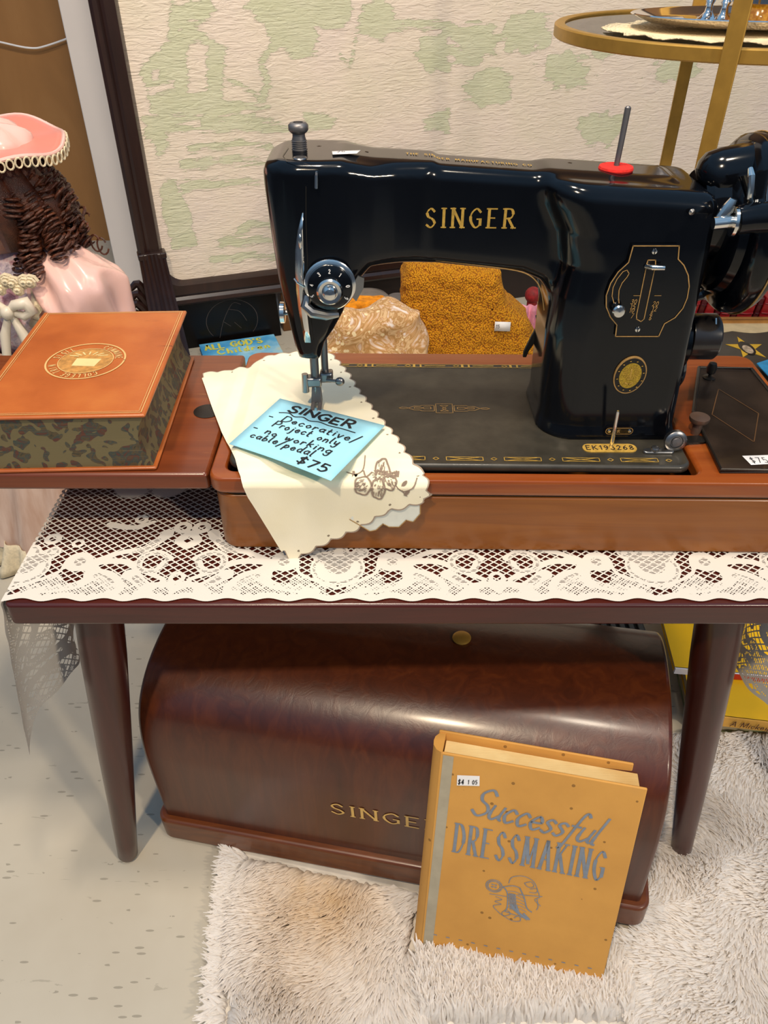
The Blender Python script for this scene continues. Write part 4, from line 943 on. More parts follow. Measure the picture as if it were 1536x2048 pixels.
for k in range(7): a = R(30 + k * 20); ribbon(mb, [(sx + .010 * math.cos(a), sy + .006 + .006 * math.sin(a)), (sx + .019 * math.cos(a), sy + .004 + .013 * math.sin(a))], .0013, bt)
mb.build('seal_open_book', plain('seal_pale', 'd9c489', .5), ob, fixn=False)

# ================================================================== BENTWOOD COVER UNDER THE BENCH
cv = thing('bentwood_cover', (-.244, .474, .002), 'large domed dark wooden carrying cover with gold lettering standing under the bench', 'case')
CO = Vector((-.2435, .4725, .002)); ex_ = Vector((.4975, -.107, .021)).normalized(); ey_ = Vector((.107, .4975, 0)).normalized(); ez_ = ex_.cross(ey_)
LC, DC, HC = .512, .225, .292
def cvp(a, b, c): return CO + ex_ * a + ey_ * b + ez_ * c
hp_ = [tuple(p) for p in catmull([Vector(p) for p in ((0, .003), (0, .12), (.002, .155), (.007, .182), (.016, .203), (.031, .219), (.054, .232), (.084, .240), (DC / 2, .2425))], 5)]
prof = hp_ + [(DC - a, b) for a, b in hp_[::-1][1:]]
mb = MB(); m = len(prof)
mb.add([cvp(0, *p) for p in prof] + [cvp(LC, *p) for p in prof], [tuple(range(m))[::-1], tuple(range(m, 2 * m))] + [(k, m + k, m + (k + 1) % m, (k + 1) % m) for k in range(m)])
mb.build('dome', M['cover'], cv, bevel=.004, seg=3, angle=30)
mb = MB(); pl = rrect(-.009, LC + .009, -.008, DC + .008, .014)
mb.prism(pl, lambda a, b: cvp(a, b, 0), lambda a, b: cvp(a, b, .036)); mb.build('base_strip', M['cover_strip'], cv, bevel=.0035, seg=3)
mb = MB(); text(mb, 'SINGER', lambda u, v: cvp(.199 + u, -.0006, .1005 + v), 0, 0, .0175, .0029, .85, .32, serif=.14, contrast=.5, fit=.112)
mb.build('gold_lettering', plain('gold_paint', 'e0b768', .5, .1, 0, .1, 200), cv, fixn=False)
MB().lathe([(.0001, 0), (.009, 0), (.0095, .0015), (.007, .003), (.0001, .003)], cvp(.312, .128, .2425), tuple(ez_), 24).build('brass_lock', M['brassy'], cv)

# ================================================================== DRESSMAKING BOOK
t = NT('ochre_cloth_cover'); v = t.coords()
c0 = t.ramp(t.noise(v, 12, 5), [(.25, srgb('c38c42')), (.6, srgb('d39a4a')), (.85, srgb('c59354'))])
dots = t.n('ShaderNodeTexVoronoi'); dots.inputs['Scale'].default_value = 55; t.l(v, dots.inputs['Vector'])
c1 = t.mix(t.math('MULTIPLY', t.math('LESS_THAN', dots.outputs['Distance'], .09), .7), c0, srgb('6d4a1f'))
t.l(c1, t.b.inputs['Base Color']); t.set(Roughness=.75); t.bump(t.noise(v, 900, 2), .1, .0005); M['ochre'] = t.m
M['grey_cloth'] = plain('worn_grey_cloth', 'a89d86', .85, 0, 0, .1, 60)
M['blue_print'] = plain('blue_print', '7d8590', .75, 0, 0, .12, 120)
t = NT('paper_edges'); c0 = t.ramp(t.noise(t.coords((20, 20, 20)), 1, 3), [(.3, srgb('d0a868')), (.7, srgb('e6cb92'))]); t.l(c0, t.b.inputs['Base Color']); t.set(Roughness=.8); t.bump(t.noise(t.coords((5, 1500, 5)), 1, 2), .4, .0008); M['paper'] = t.m
db = thing('dressmaking_book', (.125, .33, .02), 'tan hardcover dressmaking book with blue lettering leaning on the dark cover, foot in the rug', 'book')
B1 = Vector((.0311, .3454, .010)); B1.y += -.0; du = Vector((.1797, -.0376, 0)).normalized()
bk_ = Vector((-du.y, du.x, 0)); TL = R(16); up_ = bk_ * math.sin(TL) + Vector((0, 0, math.cos(TL))); nn = du.cross(up_)   # nn points to the viewer
HB, WB, TB = .247, .1836, .030
def dbp(u, v, w=0): return B1 - bk_ * .0033 + du * u + up_ * v - nn * w
def slab(u0, u1, v0, v1, w0, w1, mb=None):
    mb = mb or MB(); return mb.hexa([dbp(u0, v0, w0), dbp(u1, v0, w0), dbp(u1, v0, w1), dbp(u0, v0, w1)], [dbp(u0, v1, w0), dbp(u1, v1, w0), dbp(u1, v1, w1), dbp(u0, v1, w1)])
if nn.y > 0: nn = -nn
slab(.006, WB, 0, HB, 0, .0026).build('front_cover', M['ochre'], db, bevel=.001)
slab(.001, WB - .009, .001, HB + .002, TB - .0026, TB).build('back_cover', M['ochre'], db, bevel=.001)
slab(.0085, WB - .005, .004, HB - .0045, .0024, TB - .006).build('pages', M['paper'], db, bevel=.0006)
mb = MB(); sp3 = [(.0075, 0), (.002, .003), (-.0015, .009), (-.0022, .015), (-.0015, .021), (.002, .027), (.0075, TB)]
mb.prism(sp3, lambda u, w: dbp(u, 0, w), lambda u, w: dbp(u, HB, w)); mb.build('spine', M['ochre'], db)
mb = MB(); mb.add([dbp(.0085, .002, -.0002), dbp(.018, .002, -.0002), dbp(.018, HB - .002, -.0002), dbp(.0085, HB - .002, -.0002)], [(0, 1, 2, 3)]); mb.build('joint_wear', M['grey_cloth'], db, fixn=False)
mb = MB(); fc = lambda u, v: dbp(u, v, -.0004)
text(mb, 'Successful', lambda u, v: fc(u + .25 * (v - .18), v - .08 * (u - .04)), .036, .185, .032, .0030, .95, .08, .12, contrast=.25, fit=.112)
text(mb, 'DRESSMAKING', fc, .028, .137, .034, .0031, .42, .20, contrast=.60, fit=.134, serif=.06)
mb.build('title', M['blue_print'], db, fixn=False)
mb = MB(); ec = lambda pts, w=.0007: ribbon(mb, [tuple(p) for p in catmull([Vector((.062 + x * .001, .062 + y * .001)) for x, y in pts], 5)], w, fc)
for r_ in (7.5, 5.8): ec([(7 + r_ * math.cos(a), 43 + r_ * math.sin(a)) for a in [k * math.pi / 8 for k in range(17)]], .0009)
for a, b in ((5.5, 44.5), (8.5, 44.5), (5.5, 41.5), (8.5, 41.5)): ec([(a - .8, b), (a + .8, b)], .0012)
ec([(15, 44), (24, 48), (31, 47)], .001); ec([(15, 44), (20, 38), (22, 20), (20, 14)], .0012); ec([(31, 46), (36, 36), (40, 24), (45, 20)], .0012); ec([(20, 14), (30, 12), (44, 10)], .001)
for k in range(6): ec([(20.5 + k * .4, 40 - k * 4), (27 + k * 1.2, 41 - k * 4), (34 + k * 1.2, 39 - k * 4)], .0006)
for k in range(5): ec([(22 + k * 1.3, 38), (25 + k * 1.5, 18)], .0009)
ec([(26, 24), (30, 18), (42, 10)], .0028); ec([(30, 24), (34, 14)], .002); ec([(38, 16), (44, 10)], .002)
ec([(20, 50), (22, 58), (32, 62), (42, 58), (48, 46), (50, 40)]); ec([(34, 54), (40, 57), (43, 52), (38, 50), (34, 54)]); ec([(40, 48), (46, 50), (46, 45), (40, 44)]); ec([(30, 38), (52, 42)], .0008); ec([(50, 40), (46, 36), (52, 30)])
ec([(4, 32), (20, 33)]); ec([(10, 30), (16, 28), (10, 24), (16, 22), (9, 18), (14, 12), (20, 8), (26, 12), (22, 16), (18, 10), (28, 4), (36, 6), (34, 12), (30, 8)]); ec([(48, 38), (50, 28), (49, 24)])
mb.build('cover_drawing', M['blue_print'], db, fixn=False)
mb = MB()
for k in range(13): ribbon(mb, [(.018 + k * .0125, .026), (.021 + k * .0125, .026)], .0012, fc)
mb.build('border_marks', M['blue_print'], db, fixn=False)
mb = MB(); mb.add([dbp(.0235, .2145, -.0006), dbp(.0435, .2185, -.0006), dbp(.0425, .2295, -.0006), dbp(.0228, .226, -.0006)], [(0, 1, 2, 3)])
st = mb.build('price_sticker', M['white'], db, fixn=False); st['label'] = 'white price sticker at the top of the tan cover'
mb = MB(); text(mb, '$4', lambda u, v: dbp(.0245 + u, .2165 + v + .2 * u, -.0009), 0, 0, .0052, .0008, .7); text(mb, '1 05', lambda u, v: dbp(.033 + u, .2185 + v + .2 * u, -.0009), 0, 0, .0045, .0006, .7); mb.build('price', M['ink'], st, fixn=False)

# ================================================================== RUG
def hit_cover(x, y):
    d = Vector((x, y, 0)) - Vector((CO.x, CO.y, 0)); a = d.dot(Vector((ex_.x, ex_.y, 0))); b = d.dot(Vector((ey_.x, ey_.y, 0))); return -.012 < a < LC + .012 and -.011 < b < DC + .012
def hit_book(x, y):
    d = Vector((x, y, 0)) - Vector((B1.x, B1.y, 0)); a = d.dot(du); b = d.dot(bk_); return -.006 < a < WB + .004 and -.003 < b < .045
RP = [(-.158, .278), (.30, .276), (.622, .290), (.622, .603), (-.176, .62)]
def in_rug(x, y):
    if not (.277 + max(0, x - .1) * .02 < y < .605): return False
    return x > np.interp(y, [.27, .45, .62], [-.156, -.168, -.18])
t = NT('rug_pile'); v = t.coords()
ye = t.math('MULTIPLY', t.noise(t.coords((5, 5, 5)), 1, 2), 1.0)
gd_ = t.n('ShaderNodeTexGradient', gradient_type='SPHERICAL'); mp = t.coords((8.5, 8.5, 3)); t.l(mp, gd_.inputs[0])
c0 = t.ramp(t.noise(v, 120, 2), [(.3, srgb('ece6de')), (.7, srgb('faf6f1'))])
t.l(c0, t.b.inputs['Base Color']); t.set(Roughness=.85); M['pile'] = t.m
trl = t.n('ShaderNodeBsdfTranslucent'); trl.inputs[0].default_value = srgb('f3e6da'); mxs = t.n('ShaderNodeMixShader'); mxs.inputs[0].default_value = .35
t.l(t.b.outputs[0], mxs.inputs[1]); t.l(trl.outputs[0], mxs.inputs[2]); t.l(mxs.outputs[0], t.out.inputs[0])
# yellowed patch of the pile near the left edge
gs = t.n('ShaderNodeTexGradient', gradient_type='SPHERICAL'); tc = t.n('ShaderNodeTexCoord'); mp2 = t.n('ShaderNodeMapping'); mp2.vector_type = 'POINT'
mp2.inputs['Location'].default_value = (2.95, .28, 0); mp2.inputs['Scale'].default_value = (11, 7.0, .1); t.l(tc.outputs['Object'], mp2.inputs[0]); t.l(mp2.outputs[0], gs.inputs[0])
t.l(t.mix(t.math('MULTIPLY', t.math('MULTIPLY', gs.outputs['Fac'], 1.5), t.noise(v, 20, 3)), c0, srgb('dcb984')), t.b.inputs['Base Color'])
rug = thing('fur_rug', (.2, .43, 0), 'white shaggy fur rug on the floor under the cover and tan book', 'rug')
MB().prism(RP, lambda x, y: (x, y, .0005), lambda x, y: (x, y, .0018)).build('backing', plain('rug_backing', 'd8d0c4', .9), rug)
def pile(n):
    V = []; F = []; vi = 0; cnt = 0
    while cnt < n:
        x = rng.uniform(-.19, .62); y = rng.uniform(.272, .606)
        if not in_rug(x, y) or hit_cover(x, y) or hit_book(x, y): continue
        cnt += 1
        fa = noise.noise((x * 7, y * 7, 1.7)) * 3.0 + noise.noise((x * 26, y * 26, 5)) * .9 - 1.6
        ln = .021 + .008 * rng.random()
        lean = .85 + .35 * noise.noise((x * 15, y * 15, 9)) + rng.uniform(-.12, .12)
        if y < .332 and .035 < x < .235: fa = rng.uniform(.9, 2.3); lean = .30 + .3 * rng.random(); ln *= 1.12
        if x < -.150: fa = math.pi + rng.uniform(-.7, .7); lean = 1.0
        dx, dy = math.cos(fa), math.sin(fa); w = rng.uniform(.0013, .0022)
        px, py = -dy, dx
        for k in range(4):
            s = k / 3; h = ln * s * math.cos(lean * (.35 + .75 * s)); o = ln * s * math.sin(lean * (.35 + .75 * s))
            ww = w * (1, 1.1, .95, .22)[k]; jx = rng.normal(0, .0005) * k; jy = rng.normal(0, .0005) * k
            cx, cy, cz = x + dx * o + jx, y + dy * o + jy, .001 + max(h, .003 * s)
            if k == 1 or k == 2: V += [(cx - px * ww, cy - py * ww, cz - ww * .5), (cx - dx * ww * .3, cy - dy * ww * .3, cz + ww * .6), (cx + px * ww, cy + py * ww, cz - ww * .5)]
            else: V += [(cx - px * ww, cy - py * ww, cz), (cx, cy, cz + .0001), (cx + px * ww, cy + py * ww, cz)]
        for k in range(3):
            for j in (0, 1): F.append((vi + 3 * k + j, vi + 3 * k + j + 1, vi + 3 * k + j + 4, vi + 3 * k + j + 3))
        vi += 12
    V = np.array(V) - np.array((.2, .43, 0)); me = np_mesh('pile', V, np.array(F))
    o = link('pile', me, M['pile'], rug, angle=180); o['kind'] = 'stuff'
pile(46000)
# ================================================================== FRAMED SCREEN BEHIND
SA = R(19); S0 = Vector((-.456, 1.72, 0)); sd_ = Vector((math.cos(SA), math.sin(SA), 0)); sn_ = Vector((math.sin(SA), -math.cos(SA), 0))
def scp(s, z, d=0): p = S0 + sd_ * s + sn_ * d; return Vector((p.x, p.y, z))
def sc_px(px, py):      # where a sight line meets the screen's plane
    r = _ray(px, py); n = sn_; t_ = (n.x * S0.x + n.y * S0.y) / (n.x * r[0] + n.y * r[1])
    p = Vector((r[0] * t_, r[1] * t_, 0)); return ((p - S0).dot(sd_), CAM_H + r[2] * t_)
scr_ = thing('framed_screen', scp(.8, 0), 'wide dark-framed screen with embossed cream and green scenic panel standing behind the machine', 'screen')
def screen_panel():
    s0, s1, z0, z1 = -.045, 1.75, .16, 1.12; h = .0036
    us = np.arange(s0, s1, h); vs = np.arange(z0, z1, h); U, V = np.meshgrid(us, vs)
    NV = np.vectorize(lambda a, b: noise.noise((a, b, 0)))
    n1 = NV(U[::3, ::3] * 9, V[::3, ::3] * 26); n1 = np.kron(n1, np.ones((3, 3)))[:U.shape[0], :U.shape[1]]
    n2 = NV(U[::2, ::2] * 34, V[::2, ::2] * 60); n2 = np.kron(n2, np.ones((2, 2)))[:U.shape[0], :U.shape[1]]
    if n1.shape != U.shape: n1 = np.resize(n1, U.shape)
    if n2.shape != U.shape: n2 = np.resize(n2, U.shape)
    wob = n2 * .006 + n1 * .004
    G = np.full(U.shape, 1e9)
    def P(pts): return [sc_px(240 + x * .4297, y * .4297) for x, y in pts]
    def poly(pts, w=1.0):
        nonlocal G; G = np.minimum(G, sd_poly(U, V, P(pts)) + wob * w)
    def path(pts, a, b=None, w=.6):
        nonlocal G; G = np.minimum(G, sd_path(U, V, [tuple(q) for q in catmull([Vector(p) for p in P(pts)], 4)], a, b) + wob * w)
    def cut(pts):
        nonlocal G; G = np.maximum(G, -(sd_poly(U, V, P(pts)) + wob * .4))
    # house on the left with its bank, water lines, trees, islands
    poly([(90, 310), (325, 105), (500, 230), (480, 330), (480, 470), (600, 480), (560, 540), (140, 540), (130, 440)], .4)
    cut([(310, 250), (325, 200), (370, 190), (410, 220), (400, 430), (320, 430)]); cut([(140, 410), (250, 380), (255, 420), (140, 445)]); cut([(150, 330), (180, 320), (180, 370), (150, 380)])
    for yy, a, b in ((500, 180, 690), (560, 130, 700), (600, 140, 800), (680, 330, 700), (760, 300, 690), (860, 300, 640), (1050, 560, 780), (1130, 480, 780), (1200, 440, 800)):
        path([(a, yy + 10), ((a + b) / 2, yy - 8), (b, yy)], .010, .005, 1.6)
    path([(660, 470), (690, 380), (660, 300), (720, 220), (780, 200)], .008, .005, .3)
    for x, y, r_ in ((780, 130, 55), (840, 190, 50), (820, 70, 60), (700, 30, 50), (880, 20, 60), (980, 40, 60), (1200, 100, 55)):
        s, z = sc_px(240 + x * .4297, y * .4297); G = np.minimum(G, np.hypot((U - s) * .8, V - z) - r_ * .00062 + wob * 1.8)
    poly([(240, 0), (420, 0), (440, 60), (400, 110), (330, 100), (240, 160), (215, 110)], 2); poly([(110, 560), (200, 560), (230, 680), (180, 740), (150, 660)], .8)
    poly([(190, 830), (260, 850), (330, 1000), (360, 1150), (250, 1160), (200, 1000)], 1); poly([(860, 530), (1020, 550), (980, 600), (880, 610)], 1.2)
    poly([(1100, 120), (1250, 80), (1420, 100), (1536, 110), (1536, 130), (1200, 150)], 1.4); poly([(1400, 180), (1536, 130), (1536, 330), (1420, 350), (1390, 250)], 2); poly([(1410, 560), (1536, 510), (1536, 620), (1420, 600)], 1.6)
    path([(1070, 310), (1090, 250), (1105, 160)], .003, .001, .1); path([(1070, 310), (1030, 260)], .002, .001, .1)
    for c in ((1650, 200), (1720, 420), (1900, 150), (2080, 330), (2300, 180), (2250, 600), (2600, 300)):
        s, z = sc_px(240 + c[0] * .4297, c[1] * .4297); G = np.minimum(G, np.hypot((U - s) * .6, V - z) - .038 + wob * 3.5)
    path([(480, 350), (600, 420), (660, 470)], .003, .003, .1)
    hump = np.maximum(G, -.02)
    nu, nv = len(us), len(vs); idx = np.arange(nu * nv).reshape(nv, nu)
    base_d = np.clip(-G / .006, -.3, 1) * .0012
    off = Vector(scr_.location)
    Pm = np.array(S0)[None, :] + U.ravel()[:, None] * np.array(sd_)[None, :] - np.array(sn_)[None, :] * (.006 + .0 * base_d.ravel()[:, None]); Pm[:, 2] = V.ravel(); Pm -= np.array(off)
    q = np.stack([idx[:-1, :-1], idx[:-1, 1:], idx[1:, 1:], idx[1:, :-1]], -1).reshape(-1, 4)
    me = np_mesh('panel', Pm, q); attr(me, 'g', np.clip(G, -.02, .02) * 1000)
    attr(me, 's', U); attr(me, 'z', V)
    t = NT('embossed_panel'); g = t.attr('g'); cx = t.n('ShaderNodeCombineXYZ'); t.l(t.attr('s'), cx.inputs[0]); t.l(t.attr('z'), cx.inputs[2])
    def nz(sx, sz, sc=1, det=4, dist=0):
        mp = t.n('ShaderNodeMapping'); mp.inputs['Scale'].default_value = (sx, 1, sz); t.l(cx.outputs[0], mp.inputs[0]); return t.noise(mp.outputs[0], sc, det, .55, dist)
    gg = t.math('ADD', t.math('ADD', g, t.math('MULTIPLY', t.math('SUBTRACT', nz(60, 120), .5), 5.0)), t.math('MULTIPLY', t.math('SUBTRACT', nz(22, 190, 1, 6), .5), 34.0))
    f = t.ramp(t.math('ADD', t.math('MULTIPLY', gg, .25), .5), [(.2, (1, 1, 1, 1)), (.8, (0, 0, 0, 1))])
    cream = t.ramp(nz(5, 5), [(.35, srgb('e6d6c8')), (.5, srgb('e9dac8')), (.7, srgb('e2d6bf'))])
    sage = t.ramp(nz(14, 30), [(.3, srgb('c4c8a4')), (.7, srgb('d2d3b4'))])
    t.l(t.mix(t.math('MULTIPLY', f, .85), cream, sage), t.b.inputs['Base Color']); t.set(Roughness=.42, Specular_IOR_Level=.4)
    ridge = t.ramp(t.math('ADD', t.math('MULTIPLY', gg, .12), .5), [(.30, (0, 0, 0, 1)), (.46, (1, 1, 1, 1)), (.54, (1, 1, 1, 1)), (.8, (.25, .25, .25, 1))])
    weave = nz(25, 420, 1, 3); wav = nz(26, 130, 1, 5, 1.5)
    hgt = t.math('ADD', t.math('ADD', t.math('MULTIPLY', ridge, .28), t.math('MULTIPLY', weave, .35)), t.math('MULTIPLY', wav, 1.2))
    t.bump(hgt, .8, .0028)
    o = link('panel', me, t.m, scr_, angle=80)
screen_panel()
mb = MB()       # frame: moulded outline with rounded inner corner
oL, oR, oB, oT = -.092, 1.80, .116, 1.18
def frame_ring(mb, inset0, inset1, d0, d1, r0, r1):
    a = rrect(oL + inset0, oR - inset0, oB + inset0, oT - inset0, r0, 8); b = rrect(oL + inset1, oR - inset1, oB + inset1, oT - inset1, r1, 8); n = len(a)
    mb.add([scp(s, z, d0) for s, z in a] + [scp(s, z, d1) for s, z in b], [(k, (k + 1) % n, n + (k + 1) % n, n + k) for k in range(n)])
for i0, i1, d0, d1, r0, r1 in ((0, 0, -.02, .012, .008, .008), (0, .006, .012, .018, .008, .012), (.006, .014, .018, .016, .012, .015), (.014, .020, .016, .010, .015, .02), (.020, .026, .010, .013, .02, .025), (.026, .046, .013, .012, .025, .036), (.046, .053, .012, -.004, .036, .04), (.053, .0535, -.004, -.02, .04, .04), (.0535, 0, -.02, -.02, .04, .008)):
    frame_ring(mb, i0, i1, d0, d1, r0, r1)
mb.build('frame', M['frame'], scr_, angle=25)
mb = MB(); n = 9        # fluted foot sweeping forward
def foot_sec(k):
    c = scp(-.064 + .004 * k, .245 * (1 - k), .018 + .115 * k ** 1.6); w = .028 + .010 * k; out = []
    for j in range(13):
        u = -1 + 2 * j / 12; g = .0035 * (j % 2); out.append(c + sd_ * (u * w) + sn_ * (.006 - g + .006 * (1 - abs(u))))
    out += [c + sd_ * w - sn_ * .03, c - sd_ * w - sn_ * .03]; return out
S_ = [foot_sec(k / (n - 1)) for k in range(n)]; m = len(S_[0])
mb.add([p for s in S_ for p in s], [(i * m + j, i * m + (j + 1) % m, (i + 1) * m + (j + 1) % m, (i + 1) * m + j) for i in range(n - 1) for j in range(m)] + [tuple(range(m))[::-1], tuple((n - 1) * m + j for j in range(m))])
mb.build('foot', M['frame'], scr_, angle=20)
mb = MB(); mb.prism([(-.094, .232), (-.033, .232), (-.033, .246), (-.094, .246)], lambda s, z: scp(s, z, -.01), lambda s, z: scp(s, z, .026)); mb.build('foot_collar', M['frame'], scr_, bevel=.003)
mb = MB()
for k in range(6):
    a = k / 5; p0 = scp(-.090, .14 - .10 * a, .01 + .03 * a); p1 = scp(-.105 - .03 * a, .18 - .10 * a, .012 + .03 * a); p2 = scp(-.125 - .035 * a, .165 - .13 * a, .012 + .03 * a)
    mb.tube(catmull([p0, p1, p2], 4), [.010, .010, .0098, .0095, .009, .0085, .0075, .006, .003], 8)
mb.build('carved_leaf', M['frame'], scr_)
# right foot of the screen, out of the picture
# things low behind the screen
bg = thing('black_panel', scp(.08, 0, -.01), 'black glossy panel with faint round line drawing standing under the screen rail', 'panel')
MB().prism([(-.03, .0005), (.212, .0005), (.206, .1135), (-.03, .1135)], lambda s, z: scp(s, z, -.004), lambda s, z: scp(s, z, -.014)).build('board', plain('black_gloss', (.004, .003, .003, 1), .25), bg)
bpy.data.materials['black_gloss'].node_tree.nodes['Principled BSDF'].inputs['Specular IOR Level'].default_value = .2
mb = MB(); bgm = lambda s, z: scp(s, z * .86, -.0036)
ribbon(mb, [(.095 + .062 * math.cos(R(a)), .065 + .062 * math.sin(R(a))) for a in range(-40, 221, 8)], .0016, bgm)
for pts in ([(.06, .02), (.075, .07), (.10, .115), (.12, .11)], [(.09, .10), (.115, .09), (.13, .06)], [(.075, .065), (.09, .05)], [(.10, .06), (.115, .04)]): ribbon(mb, [tuple(p) for p in catmull([Vector(p) for p in pts], 5)], .0014, bgm)
mb.build('line_drawing', plain('faint_line', '3a3230', .6), bg, fixn=False)
ch = MB().prism([(.262, 0), (1.72, 0), (1.72, .30), (.262, .30)], lambda s, z: scp(s, z, -.024), lambda s, z: scp(s, z, -.17)).build('dark_filler', wood('filler', [(.2, '170b07'), (.6, '22120b'), (.9, '301b10')], (30, 30, 3), .5, .1), bevel=.004)  # dark box added to keep the gap under the screen rail dark
tag(ch, 'added long dark chest low behind the framed screen', 'filler')
pt = MB().prism([(.222, 0), (.257, 0), (.257, .30), (.222, .30)], lambda s, z: scp(s, z, -.024), lambda s, z: scp(s, z, -.06)).build('wooden_post', M['tan_wood'], bevel=.002); tag(pt, 'brown wooden post beside the black glossy panel', 'post')
# children's book on the floor
kb = thing('picture_book', (-.34, 1.72, 0), "blue children's picture book with yellow title on the floor by the screen foot", 'book')
K4 = [Vector((-.446, 1.711, 0)), Vector((-.272, 1.770, 0)), Vector((-.215, 1.60, 0)), Vector((-.39, 1.545, 0))]
def kq(u, v, z): p = K4[3].lerp(K4[2], u).lerp(K4[0].lerp(K4[1], u), v); return (p.x, p.y, z)
MB().prism([(0, 0), (1, 0), (1, 1), (0, 1)], lambda u, v: kq(u, v, .0005), lambda u, v: kq(u, v, .003)).build('back_cover', plain('blue_back', '3f7fb0', .5), kb)
MB().prism([(.01, .01), (.985, .01), (.985, .985), (.01, .985)], lambda u, v: kq(u, v, .003), lambda u, v: kq(u, v, .012)).build('pages', M['paper'], kb)
t = NT('blue_cover'); c0 = t.ramp(t.noise(t.coords(), 14, 4), [(.3, srgb('2f8fd0')), (.5, srgb('68b9e4')), (.65, srgb('a4d6ea')), (.8, srgb('d8d8b0'))]); t.l(c0, t.b.inputs['Base Color']); t.set(Roughness=.3)
MB().prism([(0, 0), (1, 0), (1, 1), (0, 1)], lambda u, v: kq(u, v, .012), lambda u, v: kq(u, v, .0145)).build('front_cover', t.m, kb, bevel=.0008)
mb = MB(); km = lambda u, v: kq(u, v, .0152); text(mb, "ALL GOD'S", km, .06, .78, .15, .03, .8, .25, fit=.74); text(mb, 'Children', km, .2, .60, .14, .026, .8, .25, fit=.66)
mb.build('title', plain('yellow_title', 'd9d45a', .5), kb, fixn=False)
# mustard knit, patterned cloth, orange scarf, metal dish
def blob(name, outline, y0, y1, r, mat, noise_s, noise_a, h=.005, parent=None, fold=None, sub=None):
    xs = [p[0] for p in outline]; zs = [p[1] for p in outline]; o = (min(xs) - .03, y0 - .03, min(zs) - .004)
    n = (int((max(xs) + .03 - o[0]) / h), int((y1 + .03 - o[1]) / h), int((max(zs) + .03 - o[2]) / h))
    X, Y, Z = np.meshgrid(*[o[k] + h * np.arange(n[k]) for k in range(3)], indexing='ij')
    d = cap(np.broadcast_to(sd_poly(X[:, 0, :], Z[:, 0, :], outline)[:, None, :], X.shape), np.abs(Y - (y0 + y1) / 2) - (y1 - y0) / 2, r)
    if fold is not None: d = fold(d, X, Y, Z)
    N = np.array([noise.noise((x * noise_s, y * noise_s, z * noise_s)) for x, y, z in zip(X.ravel(), Y.ravel(), Z.ravel())]).reshape(X.shape) if noise_a else 0
    d = d + N * noise_a
    d = np.maximum(d, .0005 - Z)
    V, Q = surface_net(d, o, h); return V, Q
def knit_mat():
    t = NT('mustard_knit'); v = t.coords()
    vo = t.n('ShaderNodeTexVoronoi'); vo.inputs['Scale'].default_value = 340; mp = t.coords((1, 1, .7), (0, .6, 0)); t.l(mp, vo.inputs['Vector'])
    c0 = t.ramp(vo.outputs['Distance'], [(.1, srgb('ecaa1a')), (.45, srgb('dc930c')), (.8, srgb('a05c04'))]); t.l(c0, t.b.inputs['Base Color']); t.set(Roughness=.95)
    t.bump(t.math('ADD', t.math('MULTIPLY', vo.outputs['Distance'], -1.0), t.math('MULTIPLY', t.noise(v, 500, 2), .5)), 1.0, .004); return t.m
ko = [PY(*p, 1.50) for p in ((803, 716), (803, 560), (810, 528), (826, 521), (900, 524), (985, 533), (1001, 540), (1006, 575), (1012, 602), (1036, 622), (1058, 640), (1064, 665), (1080, 690), (1088, 716))]
kout = [(p.x, p.z) for p in ko]; kout = [(kout[0][0] - .003, .0)] + kout[:] + [(kout[-1][0] + .02, 0)]
def kfold(d, X, Y, Z):
    a, b = PY(975, 533, 1.5), PY(1062, 650, 1.5); nx_, nz_ = (b.z - a.z), -(b.x - a.x); L = math.hypot(nx_, nz_)
    sdv = ((X - a.x) * nx_ + (Z - a.z) * nz_) / L      # side of the flap's edge
    return d + .016 / (1 + np.exp(-(-sdv if nx_ * (-1) > 0 else sdv) / .003)) * ((Y < 1.52))
V, Q = blob('k', kout, 1.47, 1.60, .028, None, 60, .004, .0045)
me = np_mesh('knitted_throw', V - np.array((.16, 1.535, 0)), Q); kn_ = link('knitted_throw', me, knit_mat(), angle=80); kn_.location = (.16, 1.535, 0)
tag(kn_, 'mustard yellow chunky knit throw folded upright behind the machine', 'throw')
p = PY(1005, 653, 1.463); mb = MB().add([(p.x - .016, p.y, p.z - .0095), (p.x + .016, p.y, p.z - .0105), (p.x + .016, p.y, p.z + .0095), (p.x - .016, p.y, p.z + .0105)], [(0, 1, 2, 3)])
sx_ = mb.build('price_sticker', M['white'], kn_, fixn=False, solid=.0006); sx_['label'] = 'white price sticker on the mustard knit'
mb = MB(); text(mb, '15', lambda u, v: (p.x - .013 + u, p.y - .0008, p.z - .003 + v), 0, 0, .007, .001); mb.build('price', M['ink_faint'], sx_, fixn=False)
fo = [PY(*p, 1.40) for p in ((636, 716), (640, 690), (650, 655), (664, 628), (690, 620), (735, 622), (770, 616), (815, 618), (836, 626), (842, 655), (850, 690), (852, 716))]
fout = [(p.x, p.z) for p in fo]; fout = [(fout[0][0] - .004, 0)] + fout + [(fout[-1][0] + .004, 0)]
V, Q = blob('f', fout, 1.37, 1.46, .03, None, 17, .017, .0045)
t = NT('paisley_cloth'); v = t.coords()
wv = t.noise(v, 15, 2, .5, 4); vo = t.n('ShaderNodeTexVoronoi', feature='F1'); vo.inputs['Scale'].default_value = 75; t.l(v, vo.inputs['Vector'])
c0 = t.ramp(wv, [(.30, srgb('f3e6dc')), (.42, srgb('d0a06a')), (.5, srgb('b08144')), (.56, srgb('e2bd8c')), (.62, srgb('c08b50')), (.75, srgb('efe2d6'))])
